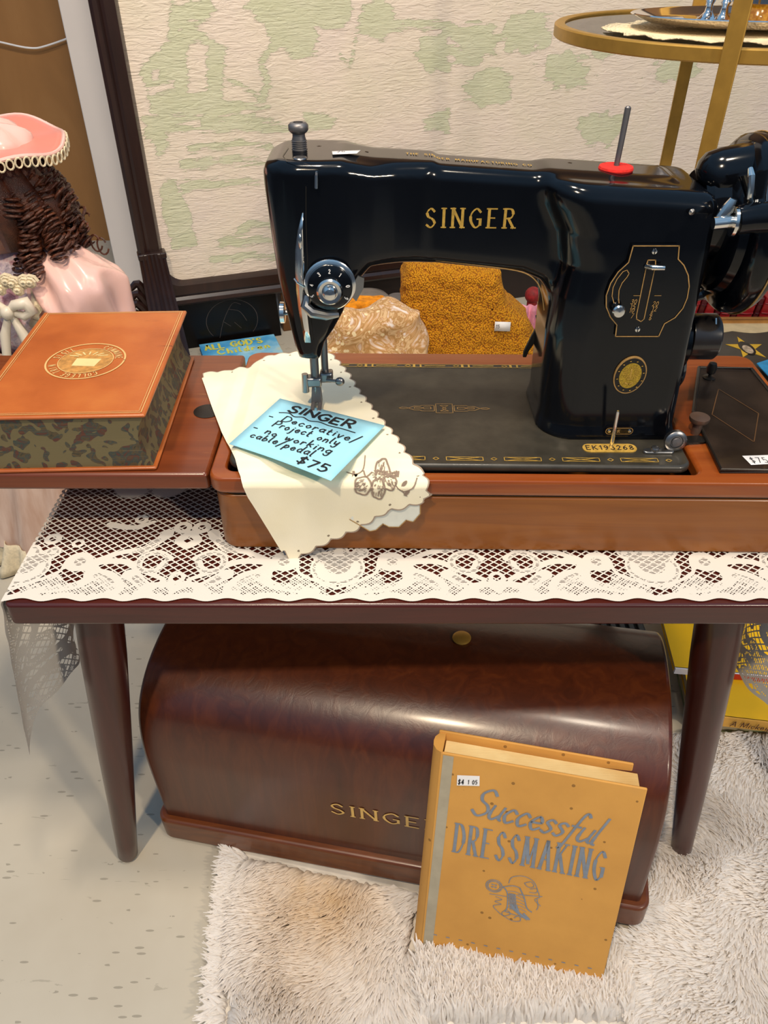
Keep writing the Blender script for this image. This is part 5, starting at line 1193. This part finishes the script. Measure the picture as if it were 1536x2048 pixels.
c1 = t.mix(t.math('MULTIPLY', t.math('LESS_THAN', vo.outputs['Distance'], .28), t.math('GREATER_THAN', t.noise(v, 18, 2), .52)), c0, srgb('f2dcae')); t.l(c1, t.b.inputs['Base Color']); t.set(Roughness=.7, Sheen_Weight=.2)
me = np_mesh('patterned_cloth', V - np.array((-.02, 1.41, 0)), Q); pc = link('patterned_cloth', me, t.m, angle=80); pc.location = (-.02, 1.41, 0)
tag(pc, 'tan and cream patterned fabric bundled beside the mustard knit', 'cloth')
so = [PY(*p, 1.53) for p in ((670, 650), (682, 600), (720, 597), (785, 602), (792, 615), (780, 650))]; sout = [(p.x, p.z) for p in so]; sout = [(sout[0][0], 0)] + sout + [(sout[-1][0], 0)]
V, Q = blob('s', sout, 1.50, 1.56, .012, None, 40, .008, .004)
me = np_mesh('orange_scarf', V - np.array((-.03, 1.53, 0)), Q); sc_ = link('orange_scarf', me, plain('orange_wool', 'e08a08', .9, 0, 0, .35, 90, .5, 200), angle=80); sc_.location = (-.03, 1.53, 0)
tag(sc_, 'bright orange scarf crumpled behind the patterned fabric', 'scarf')
q = PY(735, 597, 1.62); ds = MB().lathe([(.0001, 0), (.05, 0), (.055, q.z - .012), (.042, q.z), (.02, q.z + .007), (.0001, q.z + .009)], (q.x, 1.64, 0), n=32).build('metal_pot', M['steel']); tag(ds, 'grey lidded metal pot behind the orange scarf', 'pot')
q = PY(800, 607, 1.62); ds = MB().lathe([(.0001, 0), (.02, 0), (.022, q.z), (.012, q.z + .004), (.0001, q.z + .004)], (q.x - .004, 1.66, 0), n=24).build('tin_cup', M['oldsteel']); tag(ds, 'small grey tin cup between orange scarf and mustard knit', 'cup')
q = PY(1066, 590, 1.71); rb = MB().ball((q.x, 1.71, q.z), .019, 16).tube([(q.x, 1.71, q.z - .014), (q.x, 1.71, .001)], .012, 12).build('red_flower', plain('red_silk', '8a1a1c', .7, 0, 0, .4, 80, .8, 120), bevel=0); tag(rb, 'dark red silk flower behind the machine pillar', 'flower')
q = PY(1068, 662, 1.56); pb = MB().grid(13, 9, lambda u, v: (q.x - .02 + .05 * u, 1.63 + .006 * math.sin(u * 17) + .02 * v, .001 + (q.z + .02) * v)).build('pink_cloth', plain('pink_floral', 'd98fa4', .8, 0, 0, .3, 60), solid=.002); tag(pb, 'pink floral cloth behind the right side of the mustard knit', 'cloth')
# dark red books in a row, dark framed picture, blue card (right)
reds = [M_ for M_ in (plain('red_leather', '8e1218', .35, 0, .2, .3, 30), plain('oxblood_leather', '4a0c10', .4, 0, .2, .3, 30))]
xs = [(1338, 1362, 1), (1363, 1374, 0), (1375, 1391, 1), (1392, 1404, 0), (1405, 1424, 1), (1426, 1437, 0), (1438, 1459, 1), (1461, 1471, 0), (1472, 1503, 1), (1505, 1515, 0), (1517, 1540, 1), (1542, 1556, 0), (1558, 1580, 1)]
words = ['leftmost', 'second from left', 'third from left', 'fourth from left', 'fifth from left', 'sixth from left', 'seventh from left', 'eighth from left', 'ninth from left', 'tenth from left', 'eleventh from left', 'twelfth from left', 'rightmost']
for i, (a, b, k) in enumerate(xs):
    y0 = 1.885; A, B = PY(a, 640, y0), PY(b, 640, y0); hgt_ = PY(a, 598, y0).z + random.uniform(-.003, .003)
    r_ = thing('red_book', ((A.x + B.x) / 2, y0 + .08, 0), '%s of the %s leather books in the row behind the machine' % (words[i], ('narrow dark red', 'broad bright red')[1 - (k == 0)]), 'book', 'red leather books in a row behind the machine')
    sl_ = .016
    MB().hexa([(A.x + .0006, y0 + .004, .0006), (B.x - .0006, y0 + .004, .0006), (B.x - .0006, y0 + .17, .0006), (A.x + .0006, y0 + .17, .0006)], [(A.x + .0006 + sl_ * .4, y0 + .006, hgt_), (B.x - .0006 + sl_ * .4, y0 + .006, hgt_), (B.x - .0006 + sl_ * .4, y0 + .17, hgt_), (A.x + .0006 + sl_ * .4, y0 + .17, hgt_)]).build('binding', reds[1 - k], r_, bevel=.003, seg=3)
    for hh in (.3, .72): MB().tube([(A.x + .002 + sl_ * .4 * hh, y0 + .0035 + .002 * hh, hgt_ * hh), ((A.x + B.x) / 2 + sl_ * .4 * hh, y0 + .001 + .002 * hh, hgt_ * hh), (B.x - .002 + sl_ * .4 * hh, y0 + .0035 + .002 * hh, hgt_ * hh)], .0016, 8).build('spine_band', reds[1 - k], r_)
pf_ = thing('framed_picture', (.9, 1.66, 0), 'dark framed picture with cream scalloped border and yellow star lying behind the base', 'picture')
PA = [Vector((.72, 1.45, 0)), Vector((1.22, 1.45, 0)), Vector((1.22, 1.868, 0)), Vector((.72, 1.868, 0))]
mb = MB()
for a, b, c, d in ((.655, 1.22, 1.845, 1.868), (.655, 1.22, 1.45, 1.473), (.655, .678, 1.473, 1.845), (1.197, 1.22, 1.473, 1.845)): mb.box((a, c, .0005), (b, d, .018))
mb.build('gilt_frame', M['gilt'], pf_, bevel=.004, seg=2)
MB().box((.678, 1.473, .0008), (1.197, 1.845, .008)).build('dark_ground', plain('slate_print', '3c372e', .35), pf_)
mb = MB(); pts = [(.678, 1.845)] + [(.678, 1.802)]
for k in range(40): x = .678 + k * .0130; pts.append((x, 1.800 - .012 * abs(math.sin(k * .42))))
pts += [(1.196, 1.845)]; mb.prism(pts, lambda x, y: (x, y, .0082), lambda x, y: (x, y, .009)); mb.build('scalloped_border', plain('cream_border', 'd2b98c', .5), pf_, bevel=0)
c = PZ(1492, 694, .009); mb = MB(); st_ = []
for k in range(10): a = R(90 + 36 * k); r_ = (.046, .018)[k % 2]; st_.append((c.x + r_ * math.cos(a), c.y - .004 + r_ * math.sin(a) * 1.35))
mb.prism(st_, lambda x, y: (x, y, .0082), lambda x, y: (x, y, .009)); mb.build('star', plain('yellow_star', 'd9a92a', .5), pf_, bevel=0)
MB().prism([(c.x + .017 * math.cos(a), c.y - .006 + .036 * math.sin(a)) for a in [k * math.pi / 16 for k in range(32)]], lambda x, y: (x, y, .0085), lambda x, y: (x, y, .0095)).build('dark_oval', M['dk'], pf_)
MB().prism([(c.x - .001 + .011 * math.cos(a), c.y - .014 + .022 * math.sin(a)) for a in [k * math.pi / 16 for k in range(32)]], lambda x, y: (x, y, .009), lambda x, y: (x, y, .010)).build('pale_oval', plain('pale_portrait', 'b9a184', .6, 0, 0, .5, 90), pf_)
p1, p2, p3, p4 = PZ(1513, 727, .0195), PZ(1560, 712, .0195), PZ(1580, 790, .0195), PZ(1536, 752, .0195)
bc = MB().prism([(p.x, p.y) for p in (p1, p4, p3, p2)], lambda x, y: (x, y, .0185), lambda x, y: (x, y, .0205)).build('blue_card', plain('blue_card', '2d93c4', .4, 0, 0, .3, 30)); tag(bc, 'bright blue card lying on the dark framed picture', 'card')

# ================================================================== BRASS TABLE WITH TRAY
tb_ = thing('brass_table', (.42, 1.09, 0), 'round brass-framed table with smoked glass top and flat legs, upper right', 'table')
TC = (.42, 1.09); ZT = .727
prof = [(.199, -.002), (.199, .0005), (.201, .0015), (.2095, .0015), (.2115, 0), (.2115, -.0115), (.2095, -.013), (.201, -.013)]
n = 80; mb = MB(); vs_ = []
for r_, hgt in prof:
    for k in range(n): a = 2 * math.pi * k / n; vs_.append((TC[0] + r_ * math.cos(a), TC[1] + r_ * math.sin(a), ZT + hgt))
m = len(prof); mb.add(vs_, [(i * n + k, i * n + (k + 1) % n, ((i + 1) % m) * n + (k + 1) % n, ((i + 1) % m) * n + k) for i in range(m) for k in range(n)]); mb.build('rim', M['brassy'], tb_, angle=30)
t = NT('smoked_glass'); tr_ = t.n('ShaderNodeBsdfTransparent'); tr_.inputs[0].default_value = (.62, .62, .63, 1); gl_ = t.n('ShaderNodeBsdfGlossy'); gl_.inputs['Roughness'].default_value = .04
fr_ = t.n('ShaderNodeFresnel'); fr_.inputs[0].default_value = 1.5; mx_ = t.n('ShaderNodeMixShader'); t.l(fr_.outputs[0], mx_.inputs[0]); t.l(tr_.outputs[0], mx_.inputs[1]); t.l(gl_.outputs[0], mx_.inputs[2]); t.l(mx_.outputs[0], t.out.inputs[0]); M['smoke'] = t.m
MB().lathe([(.0001, -.006), (.1988, -.006), (.1988, -.0012), (.0001, -.0012)], (TC[0], TC[1], ZT), n=80).build('glass_top', M['smoke'], tb_)
for (lx, ly), rot in (((.3465, .888), 249), ((.447, 1.304), 83), ((.634, 1.06), 350)):
    a = R(rot + 90); ux, uy = math.cos(a) * .0088, math.sin(a) * .0088; wx, wy = math.cos(R(rot)) * .0035, math.sin(R(rot)) * .0035
    mb = MB(); sec = [(lx - ux - wx, ly - uy - wy), (lx + ux - wx, ly + uy - wy), (lx + ux + wx, ly + uy + wy), (lx - ux + wx, ly - uy + wy)]
    mb.hexa([(x, y, .0005) for x, y in sec], [(x, y, 1.02) for x, y in sec]).build('leg', M['brassy'], tb_, bevel=.0012)
dy_ = thing('lace_doily', (.43, 1.06, ZT), 'small ivory crocheted doily under the silver tray on the brass table', 'doily')
t = NT('ivory_crochet'); v = t.coords(); vo = t.n('ShaderNodeTexVoronoi'); vo.inputs['Scale'].default_value = 260; t.l(v, vo.inputs['Vector'])
t.b.inputs['Base Color'].default_value = srgb('f0dcb4'); t.set(Roughness=.9); t.bump(vo.outputs['Distance'], 1, .002)
tcx, tcy, trx, try_ = .435, 1.045, .150, .088
mb = MB(); nn_ = 96; vv = []; dz = ZT + .0006
for ring in range(9):
    f = ring / 8
    for k in range(nn_):
        a = 2 * math.pi * k / nn_; e = 1 + (.05 * abs(math.sin(a * 12)) + .02 * math.sin(a * 3)) * (f > .9)
        vv.append((tcx - .012 + (trx + .015) * f * e * math.cos(a), tcy - .018 + (try_ + .02) * f * e * math.sin(a), dz + .0006 + (.0045 * abs(math.sin(a * 9)) * max(0, f - .75) * 4 * .6)))
mb.add(vv, [(i * nn_ + k, i * nn_ + (k + 1) % nn_, (i + 1) * nn_ + (k + 1) % nn_, (i + 1) * nn_ + k) for i in range(8) for k in range(nn_)]); mb.build('crochet', t.m, dy_, solid=.0012)
M['silver'] = plain('silver', (.86, .83, .80, 1), .09, 1)
mb = MB(); vv = []; pr_ = [(0, .004), (.80, .004), (.86, .006), (.97, .0115), (1, .0125), (1.01, .0115), (.97, .009), (.86, .003), (.6, .0025), (0, .0025)]
for r_, hgt in pr_:
    for k in range(nn_): a = 2 * math.pi * k / nn_; vv.append((tcx + trx * max(r_, 1e-4) * math.cos(a), tcy + try_ * max(r_, 1e-4) * math.sin(a), ZT + .0055 + hgt))
mb.add(vv, [(i * nn_ + k, i * nn_ + (k + 1) % nn_, (i + 1) * nn_ + (k + 1) % nn_, (i + 1) * nn_ + k) for i in range(len(pr_) - 1) for k in range(nn_)])
tr = mb.build('silver_tray', M['silver']); tag(tr, 'oval silver tray standing on the ivory doily', 'tray')
zt_ = ZT + .0098
for i, (px, py) in enumerate(((1413, 42), (1443, 46))):
    q = PZ(px, py, zt_); g = thing('silver_goblet', q, ('silver goblet at the left on the tray', 'silver goblet beside the amber jar on the tray')[i] , 'goblet', 'silver goblets on the tray')
    MB().lathe([(.0001, 0), (.0125, 0), (.0125, .0015), (.009, .004), (.0045, .009), (.0035, .016), (.0055, .020), (.0035, .024), (.003, .03)], q, n=28).build('stem', M['silver'], g)
    MB().lathe([(.003, .0295), (.010, .034), (.016, .046), (.018, .062), (.0172, .062), (.015, .047), (.009, .036), (.0001, .033)], q, n=28).build('cup', M['silver'], g)
q = PZ(1512, 48, zt_); aj = thing('amber_jar', q, 'amber glass jar with silver band standing at the right of the tray', 'jar')
t = NT('amber_glass'); c0 = t.ramp(t.noise(t.coords(), 300, 3), [(.4, srgb('c07808')), (.7, srgb('eeb234'))]); t.l(c0, t.b.inputs['Base Color']); t.set(Roughness=.08, Transmission_Weight=.35, Coat_Weight=.5)
MB().lathe([(.0001, 0), (.026, 0), (.029, .004), (.030, .02), (.029, .042), (.026, .046), (.0001, .046)], q, n=36).build('glass_body', t.m, aj)
MB().lathe([(.0295, .020), (.0312, .021), (.0312, .0285), (.0295, .0295)], q, n=36).build('silver_band', M['silver'], aj)
mb = MB()
for k in range(9): a = R(40 * k); mb.ball((q.x + .02 * math.cos(a), q.y + .02 * math.sin(a), q.z + .051), .009, 10)
mb.build('dark_beads', plain('dark_bead', '35150c', .4), aj)

# ================================================================== BOOKS BEHIND THE RIGHT LEG
M['yellow'] = plain('yellow_cover', 'e8b40e', .35, 0, 0, .08, 12); M['spine_o'] = plain('orange_spine', 'd8a040', .5); M['cream'] = plain('cream_pages', 'cdbf9c', .8, 0, 0, .1, 400)
def flat_book(name, label, pts, z0, z1, cover, spine_mat=None):
    b = thing(name, (sum(p[0] for p in pts) / 4, sum(p[1] for p in pts) / 4, z0), label, 'book', None)
    f = lambda z: (lambda x, y: (x, y, z))
    MB().prism(pts, f(z0), f(z0 + .0015)).build('back_cover', cover, b); MB().prism(pts, f(z1 - .0015), f(z1)).build('front_cover', cover, b)
    c = (sum(p[0] for p in pts) / 4, sum(p[1] for p in pts) / 4); ins = [(c[0] + (x - c[0]) * .985, c[1] + (y - c[1]) * .985) for x, y in pts]
    MB().prism(ins, f(z0 + .0015), f(z1 - .0015)).build('pages', M['cream'], b)
    if spine_mat:
        (ax, ay), (bx_, by_) = pts[0], pts[1]; MB().hexa([(ax, ay - .002, z0), (bx_, by_ - .002, z0), (bx_, by_ + .001, z0), (ax, ay + .001, z0)], [(ax, ay - .002, z1), (bx_, by_ - .002, z1), (bx_, by_ + .001, z1), (ax, ay + .001, z1)]).build('spine', spine_mat, b)
    return b
b0 = flat_book('picture_book', 'green-edged book at the bottom of the pile behind the right bench leg', [(.394, .610), (.60, .608), (.63, .78), (.42, .81)], .0005, .030, plain('green_cover', '8f9a72', .5))
b1 = flat_book('picture_book', 'yellow storybook with lettered orange spine behind the right bench leg', [(.386, .604), (.60, .572), (.634, .80), (.42, .832)], .0305, .0475, M['yellow'], M['spine_o'])
mb = MB(); A = Vector((.386, .6015, .0345)); Bv = (Vector((.60, .5695, .0345)) - A).normalized(); nrm = Vector((Bv.y, -Bv.x, 0)) * .0012
mb = MB()
def spine_text(s, u0): text(mb, s, lambda u, v: A + nrm + Bv * (u0 + u) + Vector((0, 0, v)), 0, 0, .0095, .0011, 1, .2, .2)
spine_text('A', .046); spine_text('Mickey', .058); text(mb, 'books', lambda u, v: A + nrm + Bv * (.022 + u) + Vector((0, 0, .002 + v)), 0, 0, .0035, .0006); mb.build('spine_lettering', plain('brown_ink', '4a2410', .6), b1, fixn=False)
b2 = flat_book('picture_book', 'yellow book with white and red front edge lying on the lettered storybook', [(.380, .668), (.62, .64), (.64, .85), (.40, .88)], .048, .058, M['yellow'], plain('white_red', 'e6dede', .5))
mb = MB().hexa([(.418, .6605, .0482), (.62, .637, .0482), (.62, .638, .0482), (.418, .6615, .0482)], [(.432, .6585, .0578), (.62, .637, .0578), (.62, .638, .0578), (.432, .6595, .0578)]); mb.build('red_edge', plain('red_edge', 'c8301c', .5), b2)
mb = MB(); bw_ = lambda x, y: (x, y, .0583)
for c_ in ((.392, .772), (.405, .79), (.388, .795), (.40, .815), (.41, .765)): mb.add([bw_(c_[0] + (.010 + .005 * math.sin(k * 2.3)) * math.cos(k * .7), c_[1] + (.012 + .004 * math.cos(k * 3.1)) * math.sin(k * .7)) for k in range(9)], [tuple(range(9))])
mb.build('white_drawing', plain('pale_print', 'dfe2e0', .5, 0, 0, .35, 120), b2, fixn=False)
mb = MB(); text(mb, 'FOR', lambda u, v: bw_(.386 + u, .822 + v), 0, 0, .014, .003, .8); mb.build('cover_word', plain('navy_print', '2c3460', .5), b2, fixn=False)
dkb = thing('ribbed_box', (.335, .73, 0), 'dark grey ribbed box on the floor behind the dark cover', 'box')
MB().box((.300, .665, .0005), (.366, .79, .045)).build('box_body', plain('charcoal', '2a2824', .6), dkb, bevel=.002)
mb = MB()
for k in range(5): mb.box((.304 + k * .0125, .667, .0452), (.311 + k * .0125, .788, .051))
mb.build('ribs', plain('charcoal_rib', '3a3832', .6), dkb, bevel=.001); dkb.location.z = 0.0
# white cable on the back wall
wc = MB().tube(catmull([PY(-60, 70, 2.485), PY(0, 84, 2.485), PY(60, 96, 2.485), PY(98, 90, 2.485), PY(180, 60, 2.485)], 6), .0025, 8).build('white_cable', M['white']); tag(wc, 'thin white cable sagging across the tan wall at upper left', 'cable')

# ================================================================== DOLL
dl = thing('porcelain_doll', (-.545, 1.06, 0), 'porcelain doll with brown ringlets, pink satin bonnet and floral dress behind the leather book', 'doll')
DX, DY = -.516, 1.05
def doll_body():
    h = .0035; o = (DX - .17, DY - .12, .0); n = (int(.34 / h), int(.24 / h), int(.66 / h))
    X, Y, Z = np.meshgrid(*[o[k] + h * np.arange(n[k]) for k in range(3)], indexing='ij')
    el = lambda c, r: (np.sqrt(((X - c[0]) / r[0]) ** 2 + ((Y - c[1]) / r[1]) ** 2 + ((Z - c[2]) / r[2]) ** 2) - 1) * min(r)
    def capsule(a, b, ra, rb):
        a, b = np.array(a), np.array(b); e = b - a; t_ = np.clip(((X - a[0]) * e[0] + (Y - a[1]) * e[1] + (Z - a[2]) * e[2]) / e.dot(e), 0, 1)
        return np.sqrt((X - a[0] - e[0] * t_) ** 2 + (Y - a[1] - e[1] * t_) ** 2 + (Z - a[2] - e[2] * t_) ** 2) - (ra + (rb - ra) * t_)
    hx, hy, hz = DX - .005, DY - .01, .545
    d = el((hx, hy, hz), (.047, .052, .060)); d = smin(d, el((hx - .004, hy - .018, hz - .030), (.034, .034, .032)), .015)
    d = smin(d, el((hx - .012, hy - .056, hz - .006), (.006, .009, .010)), .006)
    for s in (-1, 1): d = smin(d, el((hx + s * .022 - .008, hy - .040, hz - .018), (.014, .012, .013)), .008)
    d = smin(d, capsule((DX, DY, .43), (DX, DY, .51), .024, .020), .012); d = smin(d, el((DX, DY, .39), (.062, .042, .060)), .02)
    d = smin(d, el((DX, DY, .30), (.05, .04, .06)), .02)
    for s in (-1, 1):
        d = smin(d, capsule((DX + s * .06, DY, .425), (DX + s * .098, DY - .015, .33), .020, .016), .01); d = smin(d, capsule((DX + s * .098, DY - .015, .33), (DX + s * .075, DY - .075, .30), .015, .011), .006)
        for k in range(5): d = smin(d, capsule((DX + s * .075, DY - .078, .30 + (k - 2) * .005), (DX + s * (.072 - .004 * (k == 0)), DY - .105 + .006 * abs(k - 2), .294 + (k - 2) * .0075), .0045, .0036), .002)
        d = smin(d, capsule((DX + s * .026, DY, .27), (DX + s * .03, DY, .03), .026, .016), .01); d = smin(d, capsule((DX + s * .03, DY, .016), (DX + s * .032, DY - .03, .014), .014, .012), .006)
    V, Q = surface_net(d, o, h); me = np_mesh('body', V - np.array(dl.location), Q)
    t = NT('porcelain_skin'); c0 = t.ramp(t.noise(t.coords(), 12, 3), [(.3, srgb('d9a084')), (.7, srgb('e6b79c'))]); t.l(c0, t.b.inputs['Base Color']); t.set(Roughness=.35, Coat_Weight=.2)
    b = link('body', me, t.m, dl, angle=80); sm = b.modifiers.new('s', 'SMOOTH'); sm.iterations = 3
    for s in (-1, 1):
        MB().ball((hx + s * .018 - .008, hy - .045, hz + .002), .0075, 12).build('eye', plain('doll_eye', '3b2a20', .1), b)
    MB().tube([(hx - .018, hy - .051, hz - .030), (hx - .010, hy - .0535, hz - .031), (hx - .002, hy - .051, hz - .030)], [.002, .0032, .002], 8).build('mouth', plain('doll_lips', 'b84a48', .4), b)
    return hx, hy, hz
hx, hy, hz = doll_body()
t = NT('doll_hair'); c0 = t.ramp(t.noise(t.coords((30, 30, 30)), 2, 4), [(.3, srgb('2e140a')), (.6, srgb('532a17')), (.8, srgb('7a4526'))]); t.l(c0, t.b.inputs['Base Color']); t.set(Roughness=.32)
t.bump(t.noise(t.coords((200, 200, 200)), 4, 2), .5, .002); M['hair'] = t.m
mb = MB(); rr = random.Random(4)
mb.ball((hx + .006, hy + .016, hz + .004), .062, 24, (1.0, 1.0, 1.0))
for a in range(-60, 215, 22): mb.tube([(hx + .055 * math.cos(R(a)), hy + .012 + .05 * math.sin(R(a)), hz + .04), (hx + .085 * math.cos(R(a)), hy + .012 + .06 * math.sin(R(a)), hz - .005), (hx + .088 * math.cos(R(a)), hy + .012 + .06 * math.sin(R(a)), hz - .055)], [.018, .024, .014], 10)
for k in range(300):
    while True:
        th = rr.uniform(-1.25, 3.5); zz = rr.uniform(-1, .85); kk = math.sqrt(1 - zz * zz * .7)
        if not (th < -.95 and zz > -.6): break
    rad0 = rr.uniform(.86, 1.05); wide = 1 + .22 * max(0, -zz)
    c0 = Vector((hx + .006 + .094 * wide * kk * rad0 * math.cos(th), hy + .012 + .078 * kk * rad0 * math.sin(th), hz - .012 + .062 * zz))
    ax_ = Vector((rr.uniform(-.5, .5) + .35 * math.cos(th), rr.uniform(-.4, .4), -1)).normalized(); u_ = ax_.orthogonal().normalized(); w_ = ax_.cross(u_)
    L = rr.uniform(.020, .044); r_ = rr.uniform(.0060, .0115); pitch = rr.uniform(.006, .011); turns = L / pitch; ph = rr.uniform(0, 6.28)
    for strand in range(2):
        pts = []; nst = int(turns * 8) + 4
        for j in range(nst):
            f = j / (nst - 1); t_ = ph + 2 * math.pi * turns * f + strand * .5; rr_ = r_ * (.7 + .4 * math.sin(f * 2.6)) * (1 - .12 * strand)
            pts.append(c0 + ax_ * (L * f) + (u_ * math.cos(t_) + w_ * math.sin(t_)) * rr_)
        mb.tube(pts, [.0016] * (nst - 2) + [.0011, .0006], 5)
for q0, q1 in (((185, 478), (197, 498)), ((200, 490), (208, 498))):
    c_ = PY((q0[0] + q1[0]) / 2, (q0[1] + q1[1]) / 2, 1.05); mb.tube([(c_.x + .007 * math.cos(a), c_.y + a * .001, c_.z + .012 * math.sin(a)) for a in [.5 + k * .45 for k in range(13)]], .0013, 5)
mb.build('hair', M['hair'], dl, angle=80)
M['satin'] = plain('pink_satin', 'e9bcb0', .25, 0, .3, .06, 12)
t = NT('coral_lining'); t.b.inputs['Base Color'].default_value = srgb('e2806c'); t.set(Roughness=.4, Sheen_Weight=.3); M['coral'] = t.m
bc_ = Vector((hx + .010, hy + .004, hz + .052))
def brim(f, a, lift=0):     # flaring brim, turned up at the back
    r_ = .045 + .050 * f; back = max(0, math.sin(a)); rip = .003 * math.sin(a * 6) * f
    return (bc_.x + r_ * math.cos(a) * 1.12, bc_.y + r_ * math.sin(a), bc_.z + .010 - .003 * f + rip + lift + .016 * f * back)
bn = MB().grid(61, 7, lambda u, v: brim(v, 2 * math.pi * u)).build('bonnet_brim', M['coral'], dl, solid=.002, angle=80)
MB().grid(61, 9, lambda u, v: (bc_.x + (.058 * math.cos(v * 1.57) + .006 * math.sin(2 * math.pi * u * 8) * math.sin(v * 3)) * math.cos(2 * math.pi * u) * 1.15 + .0, bc_.y + .006 + (.056 * math.cos(v * 1.57) + .005 * math.sin(2 * math.pi * u * 7)) * math.sin(2 * math.pi * u), bc_.z + .006 + .030 * math.sin(v * 1.57) + .003 * math.sin(2 * math.pi * u * 6 + v * 4))).build('bonnet_crown', M['satin'], dl, angle=80)
mb = MB(); ne = 72
mb.tube([brim(1.0, 2 * math.pi * k / ne) for k in range(ne)], .0026, 8, closed=True); mb.build('bonnet_edge', M['satin'], dl)
M['dlace'] = plain('doll_lace', 'd8c8a8', .9, 0, 0, .15, 200)
mb = MB()
for k in range(64):
    a = 2 * math.pi * k / 64; p = Vector(brim(1.03, a)); tdir = Vector((-math.sin(a), math.cos(a), 0))
    mb.tube([p + tdir * .0042 * math.cos(b) + Vector((math.cos(a) * .002, math.sin(a) * .002, -.006 + .0055 * math.sin(b))) for b in [j * math.pi / 5 for j in range(10)]], .0012, 5, closed=True)
mb.build('bonnet_lace', M['dlace'], dl)
t = NT('floral_print'); v = t.coords(); vo = t.n('ShaderNodeTexVoronoi'); vo.inputs['Scale'].default_value = 36; t.l(v, vo.inputs['Vector'])
c0 = t.ramp(t.noise(v, 34, 4, .6, 1.5), [(.32, srgb('8a5a68')), (.42, srgb('c89aa4')), (.52, srgb('d8c6c8')), (.62, srgb('b9a6b4')), (.72, srgb('7f7c80'))]); t.l(c0, t.b.inputs['Base Color']); t.set(Roughness=.4); t.bump(t.noise(v, 70, 3), .5, .004); M['floral'] = t.m
def shell(name, c, r, mat, rough=0, n=(40, 24), z0=-1, z1=1, parent=dl):
    def f(u, v):
        a = 2 * math.pi * u; zz = z0 + (z1 - z0) * v; k = math.sqrt(max(0, 1 - zz * zz)); w = 1 + rough * math.sin(a * 11 + zz * 4) + rough * .7 * math.sin(a * 5 - zz * 9)
        return (c[0] + r[0] * k * math.cos(a) * w, c[1] + r[1] * k * math.sin(a) * w, c[2] + r[2] * zz)
    return MB().grid(n[0], n[1], f).build(name, mat, parent, angle=80)
shell('bodice', (DX, DY, .395), (.078, .060, .085), M['floral'], .025)
def sleeve(s):
    A, Bv = Vector((DX + s * .050, DY - .010, .478)), Vector((DX + s * .150, DY - .040, .325))
    ax = (Bv - A); L = ax.length; ax.normalize(); u_ = ax.orthogonal().normalized(); w_ = ax.cross(u_)
    def f(u, v):
        a = 2 * math.pi * u; rad = .057 * (math.sin(math.pi * (.10 + .86 * v)) ** .75); nzz = noise.noise((math.cos(a) * 1.6, math.sin(a) * 1.6, v * 2.2 + s)); nz2 = noise.noise((math.cos(a) * 2.6 + 5, math.sin(a) * 2.6, v * 1.2)); fold = 1 + .20 * (1 - 2.4 * abs(nzz)) * math.sin(math.pi * v) + .10 * (1 - 2.5 * abs(nz2))
        return A + ax * L * v + (u_ * math.cos(a) + w_ * math.sin(a)) * rad * fold
    return MB().grid(97, 44, f).build('sleeve', M['satin'], dl, angle=80)
sleeve(1); sleeve(-1)
for s in (-1, 1):
    mb = MB(); ed = [Vector((DX + s * .058, DY - .030, .470)), Vector((DX + s * .050, DY - .062, .430)), Vector((DX + s * .046, DY - .075, .395)), Vector((DX + s * .066, DY - .078, .355))]; cv_ = catmull(ed, 8); m = len(cv_)
    mb.add([p + Vector((s * .012 * (1 + .3 * math.sin(i * 1.3)) * j, -.004 * j + .003 * math.sin(i * 1.7) * j, .002 * j)) for i, p in enumerate(cv_) for j in (-.6, 1)], [(2 * i, 2 * i + 1, 2 * i + 3, 2 * i + 2) for i in range(m - 1)])
    mb.build('lace_trim', M['dlace'], dl, solid=.0015, angle=80)
M['ribbon'] = plain('ivory_ribbon', 'd6cbb8', .35, 0, .1, .06, 20)
cb = PY(18, 622, .962); mb = MB()
for s in (-1, 1):
    mb.tube([cb + Vector((0, 0, 0)), cb + Vector((s * .012, -.004, .010)), cb + Vector((s * .026, -.002, .012)), cb + Vector((s * .030, 0, 0)), cb + Vector((s * .020, -.003, -.006)), cb], [.004, .007, .009, .008, .006, .004], 8)
    mb.tube([cb, cb + Vector((s * .012, -.005, -.03)), cb + Vector((s * .018, -.010, -.065))], [.004, .007, .006], 6)
mb.ball(cb + Vector((0, -.006, 0)), .009, 12); mb.build('bow', M['ribbon'], dl, angle=80)
mb = MB()
for k in range(7):
    c_ = PY(-10 + k * 12, 568 + 10 * math.sin(k * 2), .968); mb.tube([c_ + Vector((.009 * (1 - j / 22) * math.cos(j * .8), -.0004 * j, .009 * (1 - j / 22) * math.sin(j * .8))) for j in range(20)], .0024, 5)
mb.build('lace_rosette', M['dlace'], dl)
def skirt(u, v):
    a = 2 * math.pi * u; rad = .062 + .085 * v ** .8 + .007 * math.sin(a * 13) * v; return (DX + rad * math.cos(a), DY + rad * math.sin(a), .345 - .305 * v)
t = NT('skirt_satin'); c0 = t.ramp(t.noise(t.coords((60, 60, 4)), 1, 3), [(.3, srgb('c09a84')), (.7, srgb('dcc0ae'))]); t.l(c0, t.b.inputs['Base Color']); t.set(Roughness=.4)
MB().grid(97, 14, skirt).build('skirt', t.m, dl, angle=80)
mb = MB()
def ruf(u, v): a = 2 * math.pi * u; rad = .146 + .02 * v + (.004 + .008 * v) * math.sin(a * 26); return (DX + rad * math.cos(a), DY + rad * math.sin(a), .052 - .049 * v)
mb.grid(241, 6, ruf); mb.build('lace_hem', M['dlace'], dl, solid=.001, angle=80)
